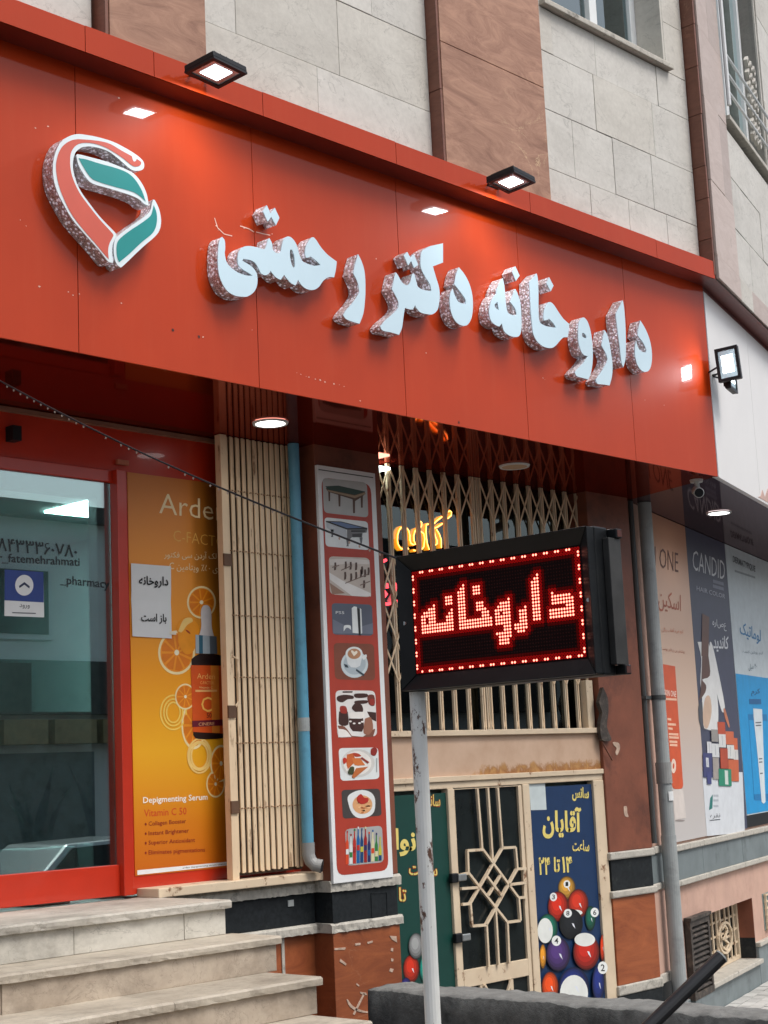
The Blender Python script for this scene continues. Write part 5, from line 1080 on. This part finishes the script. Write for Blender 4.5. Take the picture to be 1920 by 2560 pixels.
rows = {6: [(20, 20), (48, 48)], 7: [(19, 20), (24, 26), (47, 48)], 8: [(18, 20), (24, 26), (46, 48)], 9: [(13, 15), (18, 20), (24, 26), (46, 48)], 10: [(13, 15), (18, 20), (46, 48)], 11: [(8, 8), (13, 15), (18, 20), (46, 48)], 12: [(6, 8), (18, 20), (25, 27), (37, 37), (46, 48), (53, 53)],
 13: [(4, 8), (15, 15), (18, 20), (25, 27), (34, 37), (46, 48), (53, 59)], 14: [(3, 8), (14, 15), (18, 20), (25, 28), (33, 37), (46, 48), (53, 60)], 15: [(3, 4), (6, 8), (13, 15), (18, 20), (27, 29), (32, 37), (43, 43), (46, 48), (53, 60)], 16: [(3, 4), (6, 8), (13, 15), (18, 20), (27, 29), (32, 33), (35, 37), (41, 43), (46, 48), (58, 60)],
 17: [(3, 15), (18, 30), (32, 37), (41, 43), (46, 48), (52, 60)], 18: [(3, 15), (18, 30), (32, 37), (41, 43), (46, 48), (52, 60)], 19: [(3, 15), (18, 30), (32, 37), (41, 43), (46, 48), (52, 60)], 20: [(35, 37), (39, 43)], 21: [(35, 37), (39, 43)], 22: [(32, 37), (40, 42)], 23: [(33, 37)], 24: [(33, 36)], 25: [(33, 36)]}
lit = {(c_, r_) for r_, sp in rows.items() for a, b in sp for c_ in range(a, b+1)}
lit |= {(c_, r_) for c_ in range(2, 63) for r_ in (0, 31) if c_ % 4 in ((3, 0) if r_ == 0 else (1, 2))}
lit |= {(c_, r_) for r_ in range(1, 31) for c_ in (0, 63) if r_ % 4 in (1, 2)}
off, lens, corem = MB(), MB(), MB()
E_halo1, E_halo2 = emit('led_halo_paint', (.20, .002, .002), 1.0), emit('led_halo_paint_faint', (.045, .001, .001), 1.0)  # red halo painted as a dim glow on unlit LEDs beside lit ones
for r_ in range(32):
    for c_ in range(64):
        u, v = (c_+.5)*.01, LZ+.16-(r_+.5)*.01
        if (c_, r_) in lit:
            lens.sheet(LP, ell(u, v, .0051, .0051, 8), -.0045, E_ledr)
            q = [LP.P(a, b, -.004) for a, b in ell(u, v, .0035, .0035, 8)]; t_ = LP.P(u, v, -.001); corem.add(q+[t_], [(i, (i+1) % 8, 8) for i in range(8)], E_led)
        else:
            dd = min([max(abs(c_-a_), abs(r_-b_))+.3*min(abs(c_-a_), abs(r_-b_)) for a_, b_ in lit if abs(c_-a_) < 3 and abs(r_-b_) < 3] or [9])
            if dd < 2.4: lens.sheet(LP, ell(u, v, .0052, .0052, 8), -.0052, E_halo1 if dd < 1.4 else E_halo2)
            q = [LP.P(a, b, -.0055) for a, b in ell(u, v, .0027, .0027, 6)]; t_ = LP.P(u, v, -.003); off.add(q+[t_], [(i, (i+1) % 6, 6) for i in range(6)], M_ledoff)
dpn = [o for o in ld.children if o.name.startswith('display_panel')][0]
build('unlit_leds', off, dpn, kind='stuff'); build('led_lenses_and_halo', lens, dpn, kind='stuff'); build('lit_leds', corem, dpn, kind='stuff')
for u in (-.028, HW+.03):
    m = MB(); m.tube([LP.P(u, LZ-.0, .004), LP.P(u, LZ, .012)], .006, M_steel, 10); build('screw', m, ld)
pp = LP.P(-.026, 0, -.034)
m = MB(); m.tube([(pp[0], pp[1], GZ), (pp[0], pp[1], LZ-.2145)], .0245, M_pole, 16)
m.tube([(pp[0], pp[1], GZ), (pp[0], pp[1], GZ+.012)], .07, M_pole, 16)
build('sign_pole', m, None, 'white chipped steel pole carrying the LED sign', 'pole')
# cable with small bulbs from the sign up to the left
ca = Vector(LP.P(-.045, LZ+.195, -.06)); cb = Vector((FY(-.05).uv(-170, 858)[0], -.05, FY(-.05).uv(-170, 858)[1]))
wr = thing('light_string', 'thin dark cable with tiny bulbs stretched from the LED sign to the left', 'cable', ca)
P3 = [ca.lerp(cb, k/30)-Vector((0, 0, .05*math.sin(math.pi*k/30))) for k in range(31)]
m = MB(); m.tube(P3, .0036, M_dark, 6); build('cable', m, wr)
M_bulb = plain('tiny_bulb', (.55, .42, .34), .2, var=.1)
for k in range(2, 60):
    if random.random() < .35: continue
    t_ = k/60; p = ca.lerp(cb, t_)-Vector((0, 0, .05*math.sin(math.pi*t_)+.008)); m = MB(); m.tube([p+Vector((0, 0, .004)), p, p-Vector((0, 0, .005))], [.002, .0036, .0015], M_bulb, 6); build('bulb', m, wr)
m = MB(); m.tube([cb, cb+Vector((0, .06, .0))], .006, M_steel, 6); build('hook', m, wr)
# ================================================================== STEPS, LOW WALL, HANDRAIL
sp = thing('entrance_steps', 'worn pale stone steps climbing to the pharmacy door', 'steps', (4, 0, GZ))
edges = [.385, .05, -.32, -.70, -1.06, -1.42, -1.78, -2.14, -2.5]
rnd = random.Random(12)
M_core = plain('step_core', (.2, .18, .15), .9, var=.1)
for k, y in enumerate(edges):
    z = .905-.17*k; XS = (5.585, 5.62, 5.53, 5.47)[min(k, 3)]
    if z-.17 < GZ-.02 and k > 0 and z <= GZ+.03: break
    yb = 1.11 if k == 0 else edges[k-1]+.03
    m = MB(); m.box(1.3, XS-.025, y+.03, 1.1, max(GZ, z-.17), z-.036, M_core); build('step_core', m, sp)
    cuts = [1.3, 2.6, (3.95, 4.20, 4.62, 4.35)[k % 4]+.0, XS]
    for a, b in zip(cuts, cuts[1:]):
        mm = MB(); mm.slab(a+.002, b-.002, y-.012+rnd.uniform(-.004, .004), yb, z-.038+rnd.uniform(-.002, .002), z+rnd.uniform(-.002, .002), M_tread if k == 0 else M_tread2, rnd, .0035); build('tread', mm, sp)
    cuts = [1.3, 2.9, (4.62, 4.0, 4.33, 3.9)[k % 4], (5.29, XS-.02, XS-.02, XS-.02)[k % 4]]
    if cuts[-1] < XS-.03: cuts.append(XS-.02)
    for a, b in zip(cuts, cuts[1:]):
        mm = MB(); mm.box(a+.002, b-.002, y+.012+rnd.uniform(-.002, .002), y+.035, max(GZ, z-.17), z-.036, M_step if k == 0 else M_step2); build('riser', mm, sp, bev=.003)
# rough low wall beside the steps
lw = MB(); rnd = random.Random(3); nx, ny = 6, 150; y0, y1 = -.42, -3.6; x0, x1 = 5.74, 6.02; zt = .49
vs = []; fs = []
dr_ = [0.0]*12
def wob(k, a):
    dr_[k] = dr_[k]*.75+rnd.uniform(-1, 1)*a; return dr_[k]
for j in range(ny+1):
    y = y0+(y1-y0)*j/ny
    ring = [(x0+wob(0, .003), GZ), (x0+wob(1, .005), zt-.09+wob(2, .006)), (x0+.004+wob(3, .005), zt-.010+wob(4, .005))]
    ring += [(x0+(x1-x0)*i/nx, zt+wob(4+i, .004)) for i in range(1, nx)]+[(x1+wob(10, .004), zt-.015), (x1, GZ)]
    vs += [(x, y, z) for x, z in ring]
nr = len(ring)
lw.add(vs, [(j*nr+i, (j+1)*nr+i, (j+1)*nr+i+1, j*nr+i+1) for j in range(ny) for i in range(nr-1)]+[tuple(range(nr)), tuple(ny*nr+i for i in range(nr))[::-1]], M_conc)
k = lw.mi(M_conctop)
for f in range(ny*(nr-1)):
    if 2 <= f % (nr-1) <= nx+1: lw.m[f] = k
build('low_wall', lw, None, 'rough dark concrete low wall in front of the club door', 'wall', smooth_sh=True)
a, b = CAM+ray(1803, 2392)*5.42, CAM+ray(1600, 2588)*5.30
d = (b-a).normalized(); e = a+d*((GZ-a.z)/d.z)
hr = thing('handrail', 'black tubular handrail rising at the lower right', 'handrail', e)
m = MB(); m.tube([a, e], .0235, M_rail, 16); build('rail', m, hr)
m = MB(); m.tube([a+d*.001, a-d*.004], .0245, M_greyp, 16); build('end_cap', m, hr)
m = MB(); p_ = a+d*.45; m.tube([p_, (p_.x, p_.y, GZ)], .018, M_rail, 12); build('post', m, hr)
# ================================================================== WING: PIPE, CONDUIT, POSTERS
PX_ = (WL.off(.10).uv(1641, 1765)[0]+WL.off(.10).uv(1616, 1250)[0])/2; print('pipe u', PX_)
gp = thing('grey_drainpipe', 'grey plastic drainpipe with clamp on the wing corner', 'pipe', WL.P(PX_, GZ, .1))
m = MB(); m.tube([WL.P(PX_, GZ, .10), WL.P(PX_, .95, .10)], .058, M_greyp, 20); build('pipe', m, gp)
m = MB(); m.tube([WL.P(PX_, .95, .10), WL.P(PX_, ZS-.002, .10)], .053, M_greyp, 20); build('pipe', m, gp)
m = MB(); m.tube([WL.P(PX_, 1.34, .10), WL.P(PX_, 1.5, .10)], .061, M_greyd, 20); build('collar', m, gp)
m = MB(); m.tube([WL.P(PX_, 1.98, .10), WL.P(PX_, 2.015, .10)], .058, M_cond, 20); build('clamp', m, gp)
m = MB(); P_ = [WL.P(PX_+.0605*math.sin(a_), z, .10+.0605*math.cos(a_)) for z in (1.21, 1.28) for a_ in [R(-50+12*k) for k in range(9)]]; m.add(P_, [(i, i+1, 10+i, 9+i) for i in range(8)], M_board); build('sticker', m, gp)
cn = thing('dark_conduit', 'thin dark conduit running beside the grey drainpipe', 'conduit', WL.P(PX_-.16, .9, .04))
m = MB(); m.tube([WL.P(PX_-.155, .9, .035), WL.P(PX_-.155, ZS-.002, .035)], .020, M_cond, 10); build('conduit', m, cn)
m = MB(); m.tube([WL.P(PX_-.10, 1.0, .03), WL.P(PX_-.10, ZS-.002, .03)], .010, M_brnd, 8); build('thin_cable', m, cn)
m = MB(); m.pbox(WL, PX_-.19, PX_+.06, 1.985, 2.01, .0, .06, M_cond); build('strap', m, cn)
W1, W2 = Crop(1600, 1180, .20793), Crop(1600, 1600, .23512)
def wposter(name, label, u0, u1, z0, z1, mat):
    t = thing(name, label, 'poster', WL.P((u0+u1)/2, z0, .01)); m = MB(); m.pbox(WL, u0+.002, u1-.002, z0, z1, -.01, .006, mat); build('sheet', m, t); return t
PW = WL.off(.007)
peach, t0, b0 = newmat('peach_print'); b0.inputs['Roughness'].default_value = .3
tc = t0.nodes.new('ShaderNodeTexCoord'); sx = t0.nodes.new('ShaderNodeSeparateXYZ'); t0.links.new(tc.outputs['Generated'], sx.inputs[0])
t0.links.new(ramp(t0, sx.outputs['Z'], [(.0, (.58, .55, .53)), (.2, (.60, .53, .49)), (.45, (.66, .48, .37)), (.8, (.66, .36, .22)), (1, (.60, .28, .16))]).outputs[0], b0.inputs['Base Color'])
p1 = wposter('peach_poster', 'peach poster with an orange tube, next to the drainpipe', -.10, 1.0, .87, ZS-.003, peach)
m = MB(); kk = ink(92, 46, 32)
tpx(m, PW, W1, 'SKIN ONE', (-60, 820), (458, 975), (-60, 1075), .001, kk, -.006); tpx(m, PW, W1, 'اسکین', (220, 1395), (490, 1480), (220, 1665), .001, ink(176, 84, 52), .002); tpx(m, PW, W1, 'کرم ضد آفتاب رنگی', (262, 1865), (520, 1890), (262, 1935), .001, ink(206, 116, 72)); tpx(m, PW, W1, 'پوشش بی نظیر پوست', (248, 2095), (535, 2140), (248, 2150), .001, ink(170, 92, 60)); build_split('lettering', m, p1)
m = MB(); orn = ink(208, 84, 40); m.sheet(PW, W2.uv(PW, smooth(parse('235,255c 372,280c 458,1540c 440,1580 360,1580 340,1540c'), 3)), .001, orn); tpx(m, PW, W2, 'SKIN ONE', (255, 525), (382, 545), (255, 590), .0016, ink(244, 222, 206), .01)
for y, x0, x1 in ((628, 265, 388), (840, 290, 330), (895, 295, 380), (940, 300, 345), (1000, 305, 405), (1035, 308, 410), (1080, 312, 395), (1115, 316, 395)): m.bar(PW, PW.uv(*W2(x0, y)), PW.uv(*W2(x1, y+5)), .018, .001, .0018, ink(240, 190, 160))
m.sheet(PW, W2.uv(PW, ell(355, 1340, 26, 78)), .0016, ink(240, 214, 196)); m.sheet(PW, W2.uv(PW, ell(355, 1340, 9, 30)), .002, orn); m.sheet(PW, quad(W2, PW, (345, 1590), (455, 1585), (490, 1890), (370, 1915)), .001, ink(214, 204, 196)); m.sheet(PW, W2.uv(PW, ell(425, 1920, 50, 9)), .0012, ink(150, 140, 134))
build('tube_picture', m, p1)
p2 = wposter('navy_poster', 'navy poster with a dark haired figure in white and stacked boxes', 1.0, 2.37, .865, ZS-.003, ink(66, 70, 92))
m = MB(); wtt = ink(216, 218, 222)
tpx(m, PW, W1, 'CANDID', (632, 935), (1018, 1075), (632, 1175), .001, wtt, -.004); tpx(m, PW, W1, 'HAIR COLOR', (680, 1368), (1022, 1470), (680, 1425), .001, ink(170, 172, 184), .01)
for y in (1310, 1370): m.bar(PW, PW.uv(*W1(875, y)), PW.uv(*W1(1005, y+38)), .03, .0005, .001, ink(120, 124, 142))
tpx(m, PW, W1, 'عصاره', (870, 1760), (1040, 1800), (870, 1880), .001, wtt, .004); tpx(m, PW, W1, 'کاندید', (880, 1960), (1062, 1975), (880, 2160), .001, wtt, .02); build_split('lettering', m, p2)
m = MB(); m.sheet(PW, quad(W2, PW, (660, 1400), (1090, 1405), (1115, 2045), (712, 2085)), .0008, ink(212, 216, 220))
white_ = ink(222, 222, 220)
for s_, c_, o_ in (('610,20c 650,200 640,450 660,640 640,900 745,960c 830,960c 830,700 800,450 760,150 725,20c', white_, .001), ('740,30 770,60 830,330 900,700 880,770 850,700 790,450 755,200', white_, .0014), ('885,735 905,740 945,880 950,930 935,915 900,820', ink(196, 120, 88), .0018), ('690,620 740,600 760,760 720,930 680,920 665,800', ink(206, 176, 152), .0018),
    ('625,640 690,560 700,480 660,420 740,380 730,200 700,20c 660,20c 655,300 640,560', ink(92, 62, 54), .0022), ('620,700 660,660 670,900 700,960 650,930 625,850', ink(74, 76, 84), .0022)): m.sheet(PW, W2.uv(PW, smooth(parse(s_), 3)), o_, c_)
m.sheet(PW, quad(W1, PW, (745, 1700), (830, 1745), (820, 2212), (735, 2212)), .0026, ink(100, 66, 56))
build('figure_picture', m, p2)
m = MB()
for k, (x, y, w_, h_, c_) in enumerate(((820, 870, 80, 130, (186, 76, 46)), (905, 970, 85, 140, (206, 104, 66)), (985, 1040, 45, 140, (206, 100, 60)), (830, 1000, 75, 140, (214, 214, 212)), (755, 1100, 78, 145, (206, 208, 208)), (705, 1080, 48, 140, (210, 210, 212)), (918, 1115, 75, 145, (214, 214, 210)), (845, 1150, 80, 215, (176, 72, 46)), (985, 1165, 50, 140, (210, 208, 204)), (930, 1270, 110, 230, (198, 98, 60)), (765, 1250, 65, 230, (160, 152, 146)), (660, 1200, 100, 260, (60, 64, 110)), (690, 1250, 30, 100, (206, 208, 214)), (825, 1370, 135, 180, (34, 134, 104)), (890, 1385, 35, 150, (206, 216, 208)), (700, 1400, 45, 130, (62, 66, 120)), (745, 950, 70, 130, (150, 146, 142)))):
    m.sheet(PW, quad(W2, PW, (x, y), (x+w_, y+4), (x+w_+6, y+h_+4), (x+6, y+h_)), .003+k*.0004, ink(*c_)); 
    if h_ < 150 and c_[0] > 200 and c_[2] > 180: m.bar(PW, PW.uv(*W2(x+w_*.5, y+20)), PW.uv(*W2(x+w_*.55, y+h_-20)), .01, .003+k*.0004, .0032+k*.0004, ink(140, 144, 150))
build('box_stack_picture', m, p2)
m = MB(); m.sheet(PW, quad(W2, PW, (745, 1680), (772, 1640), (768, 1790), (732, 1810)), .002, ink(36, 118, 112))
for y in (1655, 1705, 1765): m.bar(PW, PW.uv(*W2(780, y)), PW.uv(*W2(832, y)), .018, .001, .002, ink(176, 182, 188))
tpx(m, PW, W2, 'نقره', (745, 1850), (850, 1845), (745, 1905), .002, ink(70, 74, 80)); m.bar(PW, PW.uv(*W2(740, 1918)), PW.uv(*W2(850, 1908)), .008, .001, .002, ink(90, 94, 100)); build('logo', m, p2)
p3 = wposter('blue_poster', 'white and bright blue poster with a slim tube at the right edge', 2.38, 4.6, .98, ZS-.003, ink(196, 206, 210))
m = MB(); q = PW.uv(*W2(1030, 358)); 
m.pbox(PW, 2.385, 4.59, .99, q[1], .0, .001, ink(22, 148, 208)); build('blue_field', m, p3)
m = MB(); tpx(m, PW, W1, 'DERMATYPIQUE', (1115, 1005), (1385, 1130), (1115, 1095), .001, ink(86, 92, 98), .02); m.bar(PW, PW.uv(*W1(1140, 1190)), PW.uv(*W1(1385, 1270)), .02, .0, .001, ink(140, 150, 156)); tpx(m, PW, W1, 'لوماتیک', (1200, 1790), (1450, 1900), (1200, 1985), .001, ink(26, 122, 176), .01); tpx(m, PW, W1, 'کرم روشن کننده', (1235, 2140), (1480, 2160), (1235, 2190), .001, ink(90, 116, 130)); tpx(m, PW, W2, '۴۰ میل', (1155, 255), (1240, 250), (1155, 330), .001, ink(70, 100, 116)); tpx(m, PW, W2, 'کرم', (1180, 520), (1275, 515), (1180, 600), .0025, ink(16, 70, 120), .01); m.bar(PW, PW.uv(*W2(1160, 655)), PW.uv(*W2(1285, 655)), .05, .0015, .0025, ink(20, 96, 150)); build_split('lettering', m, p3)
m = MB(); dkb = ink(16, 118, 176)
m.sheet(PW, quad(W2, PW, (1145, 790), (1345, 790), (1350, 860), (1150, 850)), .002, dkb); m.sheet(PW, quad(W2, PW, (1205, 1640), (1400, 1635), (1400, 1710), (1215, 1705)), .002, dkb); m.bar(PW, PW.uv(*W2(1155, 850)), PW.uv(*W2(1215, 1700)), .02, .0015, .002, dkb)
m.sheet(PW, W2.uv(PW, smooth(parse('1200,728c 1295,735c 1300,870 1315,1300 1332,1720c 1310,1740 1290,1720c 1245,1200 1210,870'), 3)), .003, ink(214, 222, 226))
for y in (880, 910, 1265, 1300, 1420): m.bar(PW, PW.uv(*W2(1225+(y-880)*.09, y)), PW.uv(*W2(1285+(y-880)*.03, y-4)), .012, .003, .0036, ink(90, 98, 106))
build('tube_picture', m, p3)
m = MB(); m.pbox(WL, 2.38, 4.6, .87, .978, -.01, .004, M_dark); build('dark_footer', m, p3)
# ================================================================== ACROSS THE STREET (seen mirrored in the glass)
ob = thing('opposite_building', 'pale building across the street mirrored in the door glass', 'building', (20, -17, GZ))
M_op = plain('pale_render', (.78, .80, .78), .8, var=.1, vs=1); M_opd = plain('dark_shopfront', (.06, .055, .05), .5, var=.3); M_opb = plain('yellow_brick_course', (.33, .26, .14), .8, var=.2)
m = MB(); m.box(6, 34, -24, -17, GZ, 6.6, M_op); build('wall', m, ob)
m = MB(); m.box(5.8, 34.2, -24.2, -16.7, 6.6, 6.9, M_opd); build('cornice', m, ob)
m = MB(); m.box(8, 33, -17.0, -16.7, 2.9, 3.9, M_opd); build('shop_sign_band', m, ob)
for k in range(9): m = MB(); m.box(11+k*1.1, 11.95+k*1.1, -16.95, -16.6, 2.35, 2.8, M_opb); build('sign_tile', m, ob)
for k in range(5): m = MB(); m.box(9.5+k*3.4, 11.9+k*3.4, -16.99, -16.9, -.3, 2.2, M_opd if k % 2 else M_gry); build('shutter', m, ob)
for k in range(6):
    m = MB(); m.box(9.2+k*3.6, 10.6+k*3.6, -16.99, -16.92, 4.3, 5.7, M_alu); f_ = build('window', m, ob); m = MB(); m.box(9.3+k*3.6, 10.5+k*3.6, -16.93, -16.90, 4.4, 5.6, M_opd); build('pane', m, f_)
car = thing('parked_car', 'silver saloon car parked across the street, mirrored in the door glass', 'car', (13.5, -10.2, GZ))
M_car = plain('silver_paint', (.42, .45, .46), .3, metal=.5, var=.03, coat=.6)
cx, cy, cz = 13.5, -10.2, GZ
prof = [(-2.1, .32), (-2.15, .62), (-2.05, .86), (-1.35, .95), (-.75, 1.42), (.65, 1.45), (1.45, .98), (2.1, .90), (2.2, .6), (2.15, .32)]
m = MB(); n = len(prof); m.add([(cx+a, cy+.82*(1 if z < 1 else .86), cz+z) for a, z in prof]+[(cx+a, cy-.82*(1 if z < 1 else .86), cz+z) for a, z in prof], [tuple(range(n))[::-1], tuple(range(n, 2*n))]+[(i, (i+1) % n, n+(i+1) % n, n+i) for i in range(n)], M_car); body = build('body', m, car, bev=.05)
for q in ([(-1.2, .98), (-.70, 1.36), (-.08, 1.38), (-.08, .98)], [(.02, .98), (.02, 1.38), (.60, 1.38), (1.25, .98)]):
    for s_ in (1, -1):
        m = MB(); m.add([(cx+a, cy+s_*(.83 if z < 1 else .735), cz+z) for a, z in q], [(0, 1, 2, 3)], M_dark); build('side_window', m, body)
for a in (-1.35, 1.4):
    for s_ in (1, -1):
        m = MB(); m.tube([(cx+a, cy+s_*.70, cz+.31), (cx+a, cy+s_*.86, cz+.31)], .31, M_dark, 20); wh = build('wheel', m, car); m = MB(); m.tube([(cx+a, cy+s_*.861, cz+.31), (cx+a, cy+s_*.866, cz+.31)], .19, M_steel, 16); build('rim', m, wh)
for a in (-2.16, 2.2):
    for s_ in (1, -1): m = MB(); m.box(cx+a-.02, cx+a+.02, cy+s_*.6-.13, cy+s_*.6+.13, cz+.62, cz+.76, M_alu if a > 0 else ink(160, 20, 16)); build('lamp', m, car)
